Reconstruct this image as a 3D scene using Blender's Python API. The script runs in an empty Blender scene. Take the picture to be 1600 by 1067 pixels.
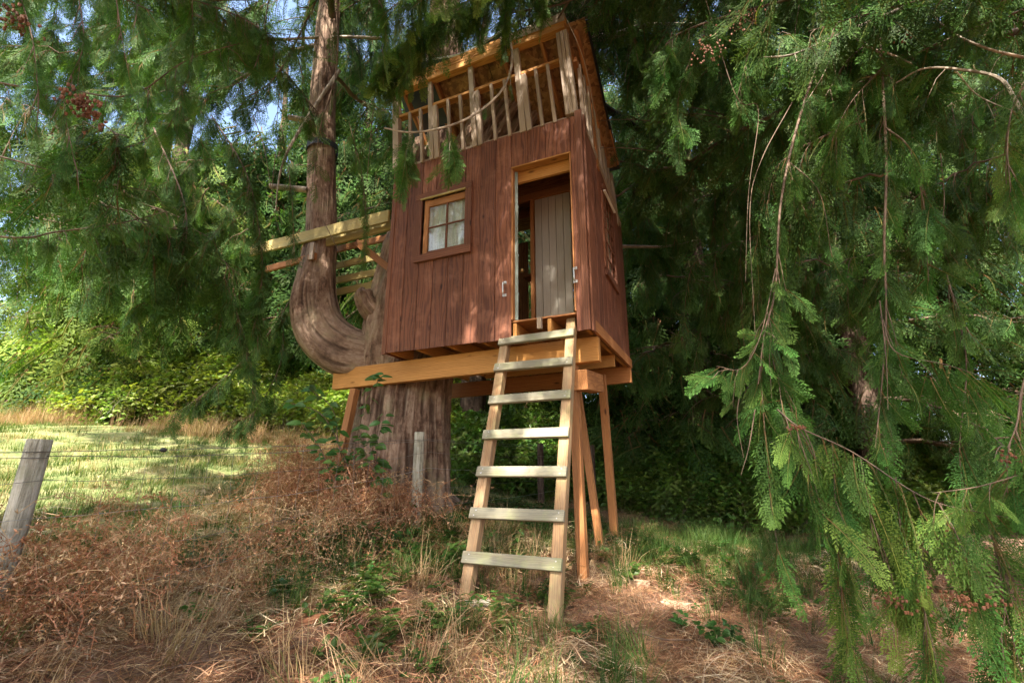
import bpy, bmesh, math, random
import numpy as np
from mathutils import Vector, Matrix, noise

random.seed(7); RNG = np.random.default_rng(7)
scene = bpy.context.scene
COL = scene.collection
R = math.radians

# ------------------------------------------------------------------ camera, sky, sun, exposure
cd = bpy.data.cameras.new("camera"); cam = bpy.data.objects.new("camera", cd); COL.objects.link(cam)
cd.sensor_width = 36; cd.lens = 17.2; cd.clip_start = 0.05; cd.clip_end = 900
PITCH = R(15.5)
cam.location = (0, 0, 0); cam.rotation_euler = (R(90) + PITCH, 0, 0)
cd.dof.use_dof = True; cd.dof.focus_distance = 5.0; cd.dof.aperture_fstop = 8.0
scene.camera = cam

SUN_EL, SUN_AZ = R(50), math.atan2(-0.22, -1.0)      # azimuth from +Y towards +X
world = bpy.data.worlds.new("World"); scene.world = world; world.use_nodes = True
wn = world.node_tree; bg = wn.nodes["Background"]; bg.inputs[1].default_value = 0.15
sky = wn.nodes.new("ShaderNodeTexSky"); sky.sky_type = 'NISHITA'; sky.sun_disc = False
sky.sun_elevation = SUN_EL; sky.sun_rotation = SUN_AZ; sky.altitude = 100; sky.air_density = 1.0; sky.dust_density = 4.0
wn.links.new(sky.outputs[0], bg.inputs[0])
sd = bpy.data.lights.new("sun", 'SUN'); sd.energy = 5.0; sd.angle = R(0.55); sd.color = (1.0, 0.93, 0.83)
sun = bpy.data.objects.new("sun", sd); COL.objects.link(sun)
sdir = Vector((math.sin(SUN_AZ) * math.cos(SUN_EL), math.cos(SUN_AZ) * math.cos(SUN_EL), math.sin(SUN_EL)))
sun.rotation_euler = sdir.to_track_quat('Z', 'Y').to_euler(); sun.location = sdir * 60
vs = scene.view_settings; vs.view_transform = 'Standard'; vs.look = 'None'; vs.gamma = 1; vs.use_curve_mapping = False
vs.exposure = 2.1
cy = scene.cycles
cy.use_denoising = True; cy.denoising_prefilter = 'NONE'; cy.max_bounces = 8; cy.diffuse_bounces = 4; cy.transmission_bounces = 5
cy.transparent_max_bounces = 8; cy.glossy_bounces = 3; cy.caustics_reflective = False; cy.caustics_refractive = False
cy.sample_clamp_indirect = 6

# ------------------------------------------------------------------ helpers
def ray(px, py):
    a = (px - 800) / 765.0; b = (533.5 - py) / 765.0
    return np.array([a, math.cos(PITCH) - b * math.sin(PITCH), math.sin(PITCH) + b * math.cos(PITCH)])
def at(px, py, y):
    """point of the place seen at photo pixel (px, py), y metres ahead"""
    r = ray(px, py); return r * (y / r[1])

def tag(o, label=None, cat=None, group=None, kind=None):
    if label: o['label'] = label
    if cat: o['category'] = cat
    if group: o['group'] = group
    if kind: o['kind'] = kind
    return o
def empty(name, loc, rz=0.0, **k):
    o = bpy.data.objects.new(name, None); COL.objects.link(o); o.location = loc; o.rotation_euler = (0, 0, rz)
    o.empty_display_size = 0.2
    return tag(o, **k)
def link(name, me, parent=None, mat=None, matrix=None):
    o = bpy.data.objects.new(name, me); COL.objects.link(o)
    if mat is not None and len(me.materials) == 0: me.materials.append(mat)
    if parent is not None: o.parent = parent
    if matrix is not None: o.matrix_local = matrix
    return o

def np_mesh(name, V, Q=None, T=None, col=None, uv=None, smooth=False, mats=()):
    """V (n,3); Q (m,4) quads; T (k,3) tris; col per-vertex rgb; uv per-vertex"""
    me = bpy.data.meshes.new(name)
    V = np.asarray(V, np.float32)
    Q = np.zeros((0, 4), np.int32) if Q is None else np.asarray(Q, np.int32).reshape(-1, 4)
    T = np.zeros((0, 3), np.int32) if T is None else np.asarray(T, np.int32).reshape(-1, 3)
    me.vertices.add(len(V)); me.vertices.foreach_set('co', V.ravel())
    loops = np.concatenate([Q.ravel(), T.ravel()])
    if len(loops):
        me.loops.add(len(loops)); me.loops.foreach_set('vertex_index', loops)
        n = len(Q) + len(T); me.polygons.add(n)
        st = np.concatenate([np.arange(len(Q)) * 4, len(Q) * 4 + np.arange(len(T)) * 3]).astype(np.int32)
        me.polygons.foreach_set('loop_start', st)
        if smooth: me.polygons.foreach_set('use_smooth', np.ones(n, bool))
    me.update(calc_edges=True)
    if col is not None:
        a = me.attributes.new('col', 'FLOAT_COLOR', 'POINT')
        c = np.ones((len(V), 4), np.float32); c[:, :3] = col; a.data.foreach_set('color', c.ravel())
    if uv is not None and len(loops):
        u = me.uv_layers.new(name='UVMap'); u.data.foreach_set('uv', np.asarray(uv, np.float32)[loops].ravel())
    for m in mats: me.materials.append(m)
    return me

# ------------------------------------------------------------------ materials
class NT:
    def __init__(s, name):
        s.m = bpy.data.materials.new(name); s.m.use_nodes = True; s.t = s.m.node_tree
        s.b = s.t.nodes['Principled BSDF']; s.out = s.t.nodes['Material Output']
    def n(s, typ, **k):
        x = s.t.nodes.new(typ)
        for a, v in k.items():
            if a[0] == '_': x.inputs[a[1:].replace('_', ' ')].default_value = v
            else: setattr(x, a, v)
        return x
    def l(s, a, b): s.t.links.new(a, b)
    def ramp(s, src, stops, interp='LINEAR'):
        r = s.n('ShaderNodeValToRGB'); r.color_ramp.interpolation = interp
        e = r.color_ramp.elements
        while len(e) < len(stops): e.new(0.5)
        for q, (p, c) in zip(e, stops):
            q.position = p; q.color = (*c, 1) if len(c) == 3 else c
        s.l(src, r.inputs[0]); return r.outputs[0]
    def mix(s, fac, a, b, blend='MIX'):
        x = s.n('ShaderNodeMix', data_type='RGBA', blend_type=blend)
        for v, i in ((fac, 0), (a, 6), (b, 7)):
            if hasattr(v, 'node'): s.l(v, x.inputs[i])
            else: x.inputs[i].default_value = v if i == 0 else ((*v, 1) if len(v) == 3 else v)
        return x.outputs[2]
    def noise(s, vec, scale, detail=4, rough=0.55, dist=0.0):
        x = s.n('ShaderNodeTexNoise'); x.inputs['Scale'].default_value = scale; x.inputs['Detail'].default_value = detail
        x.inputs['Roughness'].default_value = rough; x.inputs['Distortion'].default_value = dist
        if vec is not None: s.l(vec, x.inputs['Vector'])
        return x.outputs[0]
    def mapping(s, vec, scale, loc=None):
        x = s.n('ShaderNodeMapping'); x.inputs['Scale'].default_value = scale
        s.l(vec, x.inputs['Vector'])
        if loc is not None: s.l(loc, x.inputs['Location'])
        return x.outputs[0]
    def bump(s, h, strength=0.5, dist=0.01):
        x = s.n('ShaderNodeBump'); x.inputs['Strength'].default_value = strength; x.inputs['Distance'].default_value = dist
        s.l(h, x.inputs['Height']); s.l(x.outputs[0], s.b.inputs['Normal'])

def plain(name, c, rough=0.6, metal=0.0, var=0.12):
    s = NT(name); tc = s.n('ShaderNodeTexCoord').outputs['Object']
    nz = s.noise(tc, 9, 5)
    s.l(s.ramp(nz, [(0.3, tuple(x * (1 - var * 2) for x in c)), (0.7, tuple(min(1, x * (1 + var)) for x in c))]), s.b.inputs['Base Color'])
    s.b.inputs['Roughness'].default_value = rough; s.b.inputs['Metallic'].default_value = metal
    s.bump(s.noise(tc, 60, 3), 0.15, 0.002)
    return s.m

def wood(name, light, dark, grey=None, greyamt=0.0, wavy=0.25, knots=True, rough=0.7, relief=0.35, vary=0.3, stain=None, ring=9):
    """grain runs along local X of every board; each board gets its own cut of the grain"""
    s = NT(name); tc = s.n('ShaderNodeTexCoord').outputs['Object']
    oi = s.n('ShaderNodeObjectInfo').outputs['Random']
    sc = s.n('ShaderNodeVectorMath', operation='SCALE'); sc.inputs[0].default_value = (37.0, 91.0, 53.0); s.l(oi, sc.inputs['Scale'])
    v = s.n('ShaderNodeVectorMath', operation='ADD'); s.l(tc, v.inputs[0]); s.l(sc.outputs[0], v.inputs[1]); v = v.outputs[0]
    # growth rings: distorted distance field sliced by the face
    warp = s.noise(s.mapping(v, (1.6, 7, 7)), 1.0, 2, 0.5)
    w = s.n('ShaderNodeTexWave', wave_type='BANDS', bands_direction='Y', wave_profile='SIN')
    w.inputs['Scale'].default_value = ring; w.inputs['Distortion'].default_value = 7 + 20 * wavy; w.inputs['Detail'].default_value = 2.5
    w.inputs['Detail Scale'].default_value = 1.1
    s.l(s.mapping(v, (0.22 + wavy * 0.35, 2.2, 2.2)), w.inputs['Vector'])
    fine = s.noise(s.mapping(v, (2.5, 75, 75)), 1.0, 5, 0.7)
    big = s.noise(s.mapping(v, (0.8, 3, 3)), 1.0, 4, 0.6)
    g = s.n('ShaderNodeMath', operation='MULTIPLY_ADD'); s.l(w.outputs[1], g.inputs[0]); g.inputs[1].default_value = 0.55; s.l(fine, g.inputs[2])
    g2 = s.n('ShaderNodeMath', operation='MULTIPLY'); s.l(g.outputs[0], g2.inputs[0]); g2.inputs[1].default_value = 0.72
    c = s.ramp(g2.outputs[0], [(0.22, dark), (0.62, light), (0.95, tuple(min(1, x * 1.15) for x in light))])
    c = s.mix(s.ramp(big, [(0.35, (0, 0, 0)), (0.75, (0.55,) * 3)]), c, tuple(x * 0.55 for x in dark), 'MIX')
    if knots:
        vo = s.n('ShaderNodeTexVoronoi'); vo.inputs['Scale'].default_value = 1.0; s.l(s.mapping(v, (2.4, 7, 7)), vo.inputs['Vector'])
        c = s.mix(s.ramp(vo.outputs['Distance'], [(0.05, (1, 1, 1)), (0.13, (0, 0, 0))]), c, tuple(x * 0.35 for x in dark))
    if grey:
        m = s.noise(s.mapping(v, (1.2, 14, 14)), 1.0, 5, 0.65)
        c = s.mix(s.ramp(m, [(0.5 - greyamt * 0.5, (0, 0, 0)), (0.62, (greyamt,) * 3)]), c, grey)
    if stain:
        m = s.noise(v, 5, 5, 0.65)
        c = s.mix(s.ramp(m, [(0.5, (0, 0, 0)), (0.68, (0.5,) * 3)]), c, stain)
    hv = s.n('ShaderNodeHueSaturation'); s.l(c, hv.inputs['Color'])
    mr = s.n('ShaderNodeMapRange'); s.l(oi, mr.inputs[0]); mr.inputs[3].default_value = 1 - vary; mr.inputs[4].default_value = 1 + vary
    s.l(mr.outputs[0], hv.inputs['Value']); s.l(hv.outputs[0], s.b.inputs['Base Color'])
    s.b.inputs['Roughness'].default_value = rough
    s.b.inputs['Specular IOR Level'].default_value = 0.3
    s.bump(g.outputs[0], relief, 0.004)
    return s.m

M = {}
M['siding'] = wood('redwood_stained_siding', (0.215, 0.079, 0.040), (0.085, 0.028, 0.016), wavy=0.45, ring=3.0, relief=1.0, vary=0.18, knots=True, stain=(0.30, 0.13, 0.075))
M['trim'] = wood('redwood_stained_trim', (0.22, 0.085, 0.042), (0.10, 0.035, 0.02), wavy=0.15, ring=6, relief=0.4, vary=0.12)
M['amber'] = wood('amber_stained_lumber', (0.56, 0.27, 0.075), (0.38, 0.155, 0.036), wavy=0.15, relief=0.2, vary=0.12)
M['orange'] = wood('orange_brown_lumber', (0.44, 0.19, 0.065), (0.26, 0.10, 0.034), wavy=0.15, relief=0.25, vary=0.12)
M['weathered'] = wood('weathered_baluster_wood', (0.47, 0.335, 0.22), (0.27, 0.175, 0.11), grey=(0.35, 0.29, 0.235), greyamt=0.6, wavy=0.1, vary=0.12)
M['tread'] = wood('grey_green_tread_wood', (0.29, 0.235, 0.14), (0.16, 0.12, 0.07), grey=(0.235, 0.225, 0.165), greyamt=0.8, wavy=0.12, vary=0.12, stain=(0.27, 0.29, 0.12))
M['rail'] = wood('tan_ladder_rail_wood', (0.38, 0.20, 0.08), (0.21, 0.10, 0.04), grey=(0.28, 0.23, 0.15), greyamt=0.45, wavy=0.12, vary=0.08, stain=(0.33, 0.30, 0.12))
M['greywood'] = wood('grey_fence_wood', (0.36, 0.33, 0.26), (0.20, 0.175, 0.13), grey=(0.40, 0.38, 0.32), greyamt=0.7, wavy=0.1, vary=0.1, stain=(0.22, 0.25, 0.11))
M['yellowwood'] = wood('yellowed_pine_board', (0.50, 0.37, 0.12), (0.32, 0.21, 0.06), wavy=0.12, vary=0.1, grey=(0.33, 0.31, 0.16), greyamt=0.4)
M['greydoor'] = wood('grey_painted_planks', (0.50, 0.46, 0.39), (0.36, 0.32, 0.26), wavy=0.08, vary=0.06, knots=False, grey=(0.44, 0.41, 0.35), greyamt=0.5, relief=0.25)
M['plywood'] = wood('bare_fir_plywood', (0.40, 0.17, 0.06), (0.12, 0.04, 0.015), wavy=0.8, ring=3.5, vary=0.05, knots=False)
M['greendoor'] = plain('pale_grey_green_paint', (0.22, 0.26, 0.21), 0.45)
M['metal'] = plain('galvanised_metal', (0.62, 0.60, 0.56), 0.35, 0.75)
M['wire'] = plain('galvanised_wire', (0.45, 0.44, 0.42), 0.4, 0.7)
M['rustwire'] = plain('dull_fence_wire', (0.20, 0.18, 0.16), 0.6, 0.5)
M['black'] = plain('black_strap', (0.012, 0.012, 0.013), 0.6)
M['felt'] = plain('black_roofing_felt', (0.022, 0.027, 0.027), 0.55)
M['drip'] = plain('pale_drip_edge', (0.5, 0.5, 0.46), 0.4, 0.3)
M['cutwood'] = plain('fresh_cut_wood', (0.55, 0.38, 0.25), 0.7)
M['stone'] = plain('pale_stone', (0.36, 0.31, 0.25), 0.8)
M['brass'] = plain('dull_brass', (0.45, 0.30, 0.12), 0.35, 0.9)
M['cone'] = plain('orange_brown_cone', (0.20, 0.078, 0.032), 0.7, 0, 0.3)
M['cord'] = plain('pale_cord', (0.40, 0.33, 0.22), 0.8)
M['twig'] = plain('grey_brown_twig_bark', (0.15, 0.095, 0.06), 0.8, 0, 0.3)
M['limb'] = plain('pale_brown_limb_bark', (0.36, 0.29, 0.21), 0.8, 0, 0.35)

def osb_mat():
    s = NT('osb_sheathing'); tc = s.n('ShaderNodeTexCoord').outputs['Object']
    vo = s.n('ShaderNodeTexVoronoi'); vo.inputs['Scale'].default_value = 26
    d = s.n('ShaderNodeVectorMath', operation='ADD'); s.l(tc, d.inputs[0])
    nz = s.n('ShaderNodeTexNoise'); nz.inputs['Scale'].default_value = 9; s.l(tc, nz.inputs[0])
    sc = s.n('ShaderNodeVectorMath', operation='SCALE'); s.l(nz.outputs[1], sc.inputs[0]); sc.inputs['Scale'].default_value = 0.10
    s.l(sc.outputs[0], d.inputs[1]); s.l(d.outputs[0], vo.inputs['Vector'])
    sep = s.n('ShaderNodeSeparateColor'); s.l(vo.outputs['Color'], sep.inputs[0])
    s.l(s.ramp(sep.outputs[0], [(0.0, (0.13, 0.055, 0.017)), (0.5, (0.24, 0.115, 0.035)), (1.0, (0.36, 0.20, 0.07))]), s.b.inputs['Base Color'])
    s.b.inputs['Roughness'].default_value = 0.75; s.bump(vo.outputs['Distance'], 0.5, 0.004)
    return s.m
M['osb'] = osb_mat()

def bark_mat(name, a, b, c, moss=None):
    s = NT(name); uv = s.n('ShaderNodeUVMap').outputs[0]; geo = s.n('ShaderNodeTexCoord').outputs['Object']
    f1 = s.noise(s.mapping(uv, (46, 2.6, 1)), 1.0, 6, 0.65, 0.5)
    f2 = s.noise(s.mapping(uv, (170, 8, 1)), 1.0, 4, 0.7)
    big = s.noise(geo, 1.6, 4, 0.6)
    mx = s.n('ShaderNodeMath', operation='MULTIPLY_ADD'); s.l(f2, mx.inputs[0]); mx.inputs[1].default_value = 0.5; s.l(f1, mx.inputs[2])
    f3 = s.noise(geo, 16, 7, 0.72); m3 = s.n('ShaderNodeMath', operation='MULTIPLY_ADD'); s.l(f3, m3.inputs[0]); m3.inputs[1].default_value = 0.55; s.l(mx.outputs[0], m3.inputs[2]); sb_ = s.n('ShaderNodeMath', operation='SUBTRACT'); s.l(m3.outputs[0], sb_.inputs[0]); sb_.inputs[1].default_value = 0.275; mx = sb_
    col = s.ramp(mx.outputs[0], [(0.60, a), (0.76, b), (0.90, c)])
    col = s.mix(s.ramp(big, [(0.4, (0, 0, 0)), (0.7, (0.5,) * 3)]), col, tuple(x * 1.25 for x in c))
    ah = s.n('ShaderNodeAttribute'); ah.attribute_name = 'ridge'; col = s.mix(s.ramp(ah.outputs['Fac'], [(0.32, (0.7,) * 3), (0.54, (0, 0, 0))]), col, tuple(x * .45 for x in a))  # furrows darker: inner bark tone plus shade put into the colour
    if moss: col = s.mix(s.ramp(s.noise(geo, 3.2, 5, 0.65), [(0.52, (0, 0, 0)), (0.68, (0.5,) * 3)]), col, moss)
    s.l(col, s.b.inputs['Base Color']); s.b.inputs['Roughness'].default_value = 0.9; s.b.inputs['Specular IOR Level'].default_value = 0.15
    s.bump(mx.outputs[0], 1.0, 0.02)
    return s.m
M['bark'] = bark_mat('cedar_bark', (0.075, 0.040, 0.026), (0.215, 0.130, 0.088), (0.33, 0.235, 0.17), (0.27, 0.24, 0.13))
M['bark2'] = bark_mat('dark_cedar_bark', (0.025, 0.016, 0.011), (0.075, 0.048, 0.034), (0.13, 0.09, 0.065))

def leaf_mat(name, trans=0.35, rough=0.5, hue=0.03, val=0.45, spec=0.25, tint=(1, 1, 1)):
    s = NT(name); at_ = s.n('ShaderNodeAttribute'); at_.attribute_name = 'col'
    oi = s.n('ShaderNodeObjectInfo').outputs['Random']
    hv = s.n('ShaderNodeHueSaturation'); s.l(s.mix(1.0, at_.outputs['Color'], tint, 'MULTIPLY'), hv.inputs['Color'])
    a = s.n('ShaderNodeMapRange'); s.l(oi, a.inputs[0]); a.inputs[3].default_value = 0.5 - hue; a.inputs[4].default_value = 0.5 + hue
    s.l(a.outputs[0], hv.inputs['Hue'])
    wn_ = s.n('ShaderNodeTexWhiteNoise', noise_dimensions='1D'); s.l(oi, wn_.inputs['W'])
    b = s.n('ShaderNodeMapRange'); s.l(wn_.outputs[0], b.inputs[0]); b.inputs[3].default_value = 1 - val; b.inputs[4].default_value = 1 + val
    s.l(b.outputs[0], hv.inputs['Value'])
    s.l(hv.outputs[0], s.b.inputs['Base Color']); s.b.inputs['Roughness'].default_value = rough
    s.b.inputs['Specular IOR Level'].default_value = spec
    tr = s.n('ShaderNodeBsdfTranslucent'); s.l(s.mix(1.0, hv.outputs[0], (1.25, 1.35, 0.55), 'MULTIPLY'), tr.inputs[0])
    mx = s.n('ShaderNodeMixShader'); mx.inputs[0].default_value = trans
    s.l(s.b.outputs[0], mx.inputs[1]); s.l(tr.outputs[0], mx.inputs[2]); s.l(mx.outputs[0], s.out.inputs[0])
    return s.m
M['cedar'] = leaf_mat('cedar_foliage', 0.32, 0.55, 0.02, 0.35, 0.15)
M['cedar_far'] = leaf_mat('cedar_foliage_far', 0.35, 0.6, 0.02, 0.4, 0.1)
M['leaf'] = leaf_mat('green_leaf', 0.4, 0.4, 0.03, 0.35, 0.4)
M['grass'] = leaf_mat('grass_blade', 0.4, 0.55, 0.03, 0.3, 0.2)
M['straw'] = leaf_mat('dry_straw', 0.25, 0.75, 0.015, 0.35, 0.15)
M['vine'] = leaf_mat('dried_vine', 0.2, 0.8, 0.012, 0.3, 0.1)

def ground_mat():
    s = NT('forest_floor'); g = s.n('ShaderNodeTexCoord').outputs['Object']
    f = s.noise(g, 14, 8, 0.75); f2 = s.noise(g, 90, 4, 0.7); b = s.noise(g, 0.9, 4, 0.6)
    c = s.ramp(f, [(0.3, (0.065, 0.034, 0.02)), (0.55, (0.18, 0.10, 0.06)), (0.75, (0.33, 0.21, 0.135))])
    c = s.mix(s.ramp(f2, [(0.45, (0, 0, 0)), (0.7, (0.7,) * 3)]), c, (0.30, 0.19, 0.12))
    at_ = s.n('ShaderNodeAttribute'); at_.attribute_name = 'meadow'
    gr = s.ramp(s.noise(g, 3, 6, 0.7), [(0.30, (0.05, 0.09, 0.02)), (0.5, (0.16, 0.18, 0.055)), (0.72, (0.34, 0.28, 0.14))])
    c = s.mix(at_.outputs['Fac'], c, gr)
    s.l(c, s.b.inputs['Base Color']); s.b.inputs['Roughness'].default_value = 0.95
    s.bump(f, 0.8, 0.03)
    return s.m
M['ground'] = ground_mat()
def glass_mat():
    s = NT('window_glass')
    gl = s.n('ShaderNodeBsdfGlossy'); gl.inputs['Roughness'].default_value = 0.03
    tr = s.n('ShaderNodeBsdfTransparent'); tr.inputs[0].default_value = (0.9, 0.93, 0.9, 1)
    lw = s.n('ShaderNodeLayerWeight'); lw.inputs[0].default_value = .5; fr = s.n('ShaderNodeMath', operation='POWER'); s.l(lw.outputs[1], fr.inputs[0]); fr.inputs[1].default_value = 3.5
    ad = s.n('ShaderNodeMath', operation='MULTIPLY_ADD'); s.l(fr.outputs[0], ad.inputs[0]); ad.inputs[1].default_value = .5; ad.inputs[2].default_value = 0.05
    mx = s.n('ShaderNodeMixShader'); s.l(ad.outputs[0], mx.inputs[0]); s.l(tr.outputs[0], mx.inputs[1]); s.l(gl.outputs[0], mx.inputs[2])
    s.l(mx.outputs[0], s.out.inputs[0]); return s.m
M['glass'] = glass_mat()
def curtain_mat():
    s = NT('curtain_cloth'); g = s.n('ShaderNodeTexCoord').outputs['Object']
    c = s.ramp(s.noise(s.mapping(g, (3, 40, 40)), 1, 4), [(0.3, (0.62, 0.58, 0.50)), (0.7, (0.80, 0.77, 0.68))])
    s.l(c, s.b.inputs['Base Color']); s.b.inputs['Roughness'].default_value = 0.9; return s.m
M['curtain'] = curtain_mat()

# ------------------------------------------------------------------ terrain
GP = np.array([(-.45, 3.9, -.865), (.27, 3.58, -1.0), (.64, 4.78, -.95), (1.23, 6.28, -.70), (-.97, 5.4, -.50), (-2.45, 2.65, -.68), (.94, 5.6, -.74), (-1.4, 6.2, -.45), (0.2, 2.6, -1.08), (3.0, 7.0, -.95), (2.4, 4.5, -1.18)])
def base_h(x, y):
    xs = np.where(x > 2, 2 + (x - 2) * 0.25, x)
    xs = np.where(xs < -9, -9 + (xs + 9) * 0.3, xs)
    yy = np.where(y > 16, 16 + (y - 16) * 0.6, y)
    return -1.2 - 0.11 * xs + 0.07 * yy + .115 * np.clip(y - 6.5, 0, 9) / (1 + np.exp(np.clip(x * 1.3, -50, 50)))
def ground_z(x, y):
    x = np.asarray(x, float); y = np.asarray(y, float); h = base_h(x, y)
    num = 0; den = 0.06
    for gx, gy, gz in GP:
        w = np.exp(-((x - gx) ** 2 + (y - gy) ** 2) / (2 * 0.8 ** 2)); num = num + w * (gz - base_h(np.float64(gx), np.float64(gy))); den = den + w
    h = h + num / den
    return h + 0.03 * np.sin(x * 2.3 + 1.1 * y) + 0.022 * np.sin(5.1 * x - 3.7 * y + 1) + 0.012 * np.sin(11.3 * x + 9.1 * y)
def fence_side(x, y):
    """>0 on the meadow side of the fence line"""
    x0, y0 = -2.5, 2.65; dx, dy = 1.53, 2.75
    return ((x - x0) * (-dy) + (y - y0) * dx) / math.hypot(dx, dy)

def make_ground():
    xs = np.concatenate([np.linspace(-300, -20, 30)[:-1], np.linspace(-20, -5, 60)[:-1], np.linspace(-5, 6, 180)[:-1], np.linspace(6, 20, 50)[:-1], np.linspace(20, 300, 30)])
    ys = np.concatenate([np.linspace(-300, -10, 20)[:-1], np.linspace(-10, 0, 20)[:-1], np.linspace(0, 9, 150)[:-1], np.linspace(9, 24, 60)[:-1], np.linspace(24, 400, 40)])
    X, Y = np.meshgrid(xs, ys); Z = ground_z(X, Y)
    n, m = X.shape
    V = np.stack([X.ravel(), Y.ravel(), Z.ravel()], 1)
    i = (np.arange(n - 1)[:, None] * m + np.arange(m - 1)[None, :]).ravel()
    Q = np.stack([i, i + 1, i + m + 1, i + m], 1)
    me = np_mesh('ground', V, Q, smooth=True, mats=[M['ground']])
    f = fence_side(X, Y).ravel()
    md = 1 / (1 + np.exp(-(f - 0.5) * 3.5)); md *= 1 / (1 + np.exp((V[:, 0] - 1.5) * 1.2))
    a = me.attributes.new('meadow', 'FLOAT', 'POINT'); a.data.foreach_set('value', md.astype(np.float32))
    tag(link('ground', me), kind='structure')
make_ground()

# ------------------------------------------------------------------ vegetation templates (source meshes only)
class Soup:
    def __init__(s): s.V = []; s.Q = []; s.C = []; s.n = 0
    def quads(s, P, c):           # P (k,4,3), c (k,4,3) or rgb
        P = np.asarray(P, float).reshape(-1, 4, 3); k = len(P)
        c = np.broadcast_to(np.asarray(c, float), (k, 4, 3)) if np.ndim(c) < 3 else c
        s.V.append(P.reshape(-1, 3)); s.C.append(c.reshape(-1, 3))
        s.Q.append(np.arange(s.n, s.n + 4 * k).reshape(-1, 4)); s.n += 4 * k
    def strip(s, pts, w0, w1, side, c0, c1):
        pts = np.asarray(pts, float); n = len(pts); t = np.linspace(0, 1, n)[:, None]
        w = w0 + (w1 - w0) * t; side = np.asarray(side, float)
        a = pts - side * w / 2; b = pts + side * w / 2; c = np.asarray(c0) + (np.asarray(c1) - np.asarray(c0)) * t
        s.V += [a, b]; s.C += [c, c]; i = np.arange(n - 1) + s.n
        s.Q.append(np.stack([i, i + n, i + n + 1, i + 1], 1)); s.n += 2 * n
    def mesh(s, name, mats): return np_mesh(name, np.concatenate(s.V), np.concatenate(s.Q), col=np.concatenate(s.C), mats=mats)

def template(meshes, name):
    c = bpy.data.collections.new(name)
    for me in meshes:
        o = bpy.data.objects.new(me.name, me); c.objects.link(o)
    return c

def spray_mesh(name, L, W, npin, nsub, wl, seed, base, tip, mat, droop=0.25, curl=0.1):
    g = np.random.default_rng(seed); s = Soup(); base = np.array(base); tip = np.array(tip)
    t = np.linspace(0, 1, 9); ph = g.uniform(-1, 1) * 0.06 * L
    def rp(t): return np.stack([L * t * (1 - 0.12 * t), ph * np.sin(3 * t), -droop * L * t * t], -1)
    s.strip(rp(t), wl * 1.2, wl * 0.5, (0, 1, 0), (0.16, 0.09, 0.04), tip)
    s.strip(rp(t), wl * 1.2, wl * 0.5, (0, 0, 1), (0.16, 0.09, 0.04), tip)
    K = []; Cc = []
    for i in range(npin):
        ti = 0.06 + 0.92 * (i + g.uniform(-.3, .3)) / npin; ti = min(max(ti, 0.02), .985); sg = 1 if i % 2 else -1
        p0 = rp(np.array(ti)); w = W * min(1, ti * 3.2 + .45) * (1 - ti) ** 0.62 * g.uniform(.72, 1.15) + wl * 2
        ang = R(g.uniform(42, 58)); d = np.array([math.cos(ang), sg * math.sin(ang), -2 * droop * ti + g.uniform(-.22, .12)]); d /= np.linalg.norm(d)
        fw = np.array([1, 0, -2 * droop * ti * 1.0]); n = nsub if w > W * .35 else max(3, nsub // 2)
        sag = g.uniform(.05, .3)
        def pp(u): return p0 + d * w * u + fw * w * 0.22 * u * u + np.array([0, 0, -sag * w]) * u * u
        cs = base + (tip - base) * (ti * .5)
        for j in range(n):
            u0 = (j + .6) / (n + .3); q = pp(u0); sd_ = 1 if j % 2 else -1
            dd = pp(min(1, u0 + .1)) - pp(u0 - .05); dd /= np.linalg.norm(dd)
            pr = np.cross(dd, (0, 0, 1)); pr /= np.linalg.norm(pr) + 1e-9
            a2 = R(38) * sd_; ld = dd * math.cos(a2) + pr * math.sin(a2) + np.array([0, 0, g.uniform(-.25, .2)])
            ll = (w * .20 * (1 - u0) ** .6 + wl * 1.8) * g.uniform(.8, 1.2)
            wv = np.cross(ld, (0, 0, 1)) * wl * .55
            K.append([q, q + ld * ll * .45 + wv, q + ld * ll, q + ld * ll * .45 - wv])
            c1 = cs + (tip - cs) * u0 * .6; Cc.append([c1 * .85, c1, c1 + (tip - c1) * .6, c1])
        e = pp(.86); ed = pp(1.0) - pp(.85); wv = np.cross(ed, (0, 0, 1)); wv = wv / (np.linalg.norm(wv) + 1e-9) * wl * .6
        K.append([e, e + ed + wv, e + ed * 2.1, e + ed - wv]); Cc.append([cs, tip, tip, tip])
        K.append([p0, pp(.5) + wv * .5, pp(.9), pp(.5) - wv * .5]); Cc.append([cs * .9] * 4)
    s.quads(K, np.array(Cc))
    return s.mesh(name, [mat])

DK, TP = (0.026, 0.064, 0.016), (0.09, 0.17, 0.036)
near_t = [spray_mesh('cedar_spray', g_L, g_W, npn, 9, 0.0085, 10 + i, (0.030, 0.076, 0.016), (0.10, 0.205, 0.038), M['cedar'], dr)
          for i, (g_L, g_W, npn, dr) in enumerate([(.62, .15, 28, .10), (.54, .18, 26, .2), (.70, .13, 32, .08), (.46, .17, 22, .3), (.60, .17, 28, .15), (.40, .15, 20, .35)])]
near_lit = [spray_mesh('cedar_spray', g_L, g_W, npn, 9, 0.0085, 30 + i, (0.075, 0.13, 0.022), (0.20, 0.29, 0.055), M['cedar'], dr)
          for i, (g_L, g_W, npn, dr) in enumerate([(.62, .14, 30, .10), (.70, .12, 32, .06)])]  # brighter, yellower near sprays: their sunlit look is put into the colour
mid_t = [spray_mesh('cedar_spray_mid', g_L, g_W, 19, 6, 0.013, 50 + i, DK, TP, M['cedar'], dr)
         for i, (g_L, g_W, dr) in enumerate([(.60, .20, .15), (.52, .22, .3), (.70, .18, .1), (.50, .20, .4), (.62, .22, .2)])]
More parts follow.
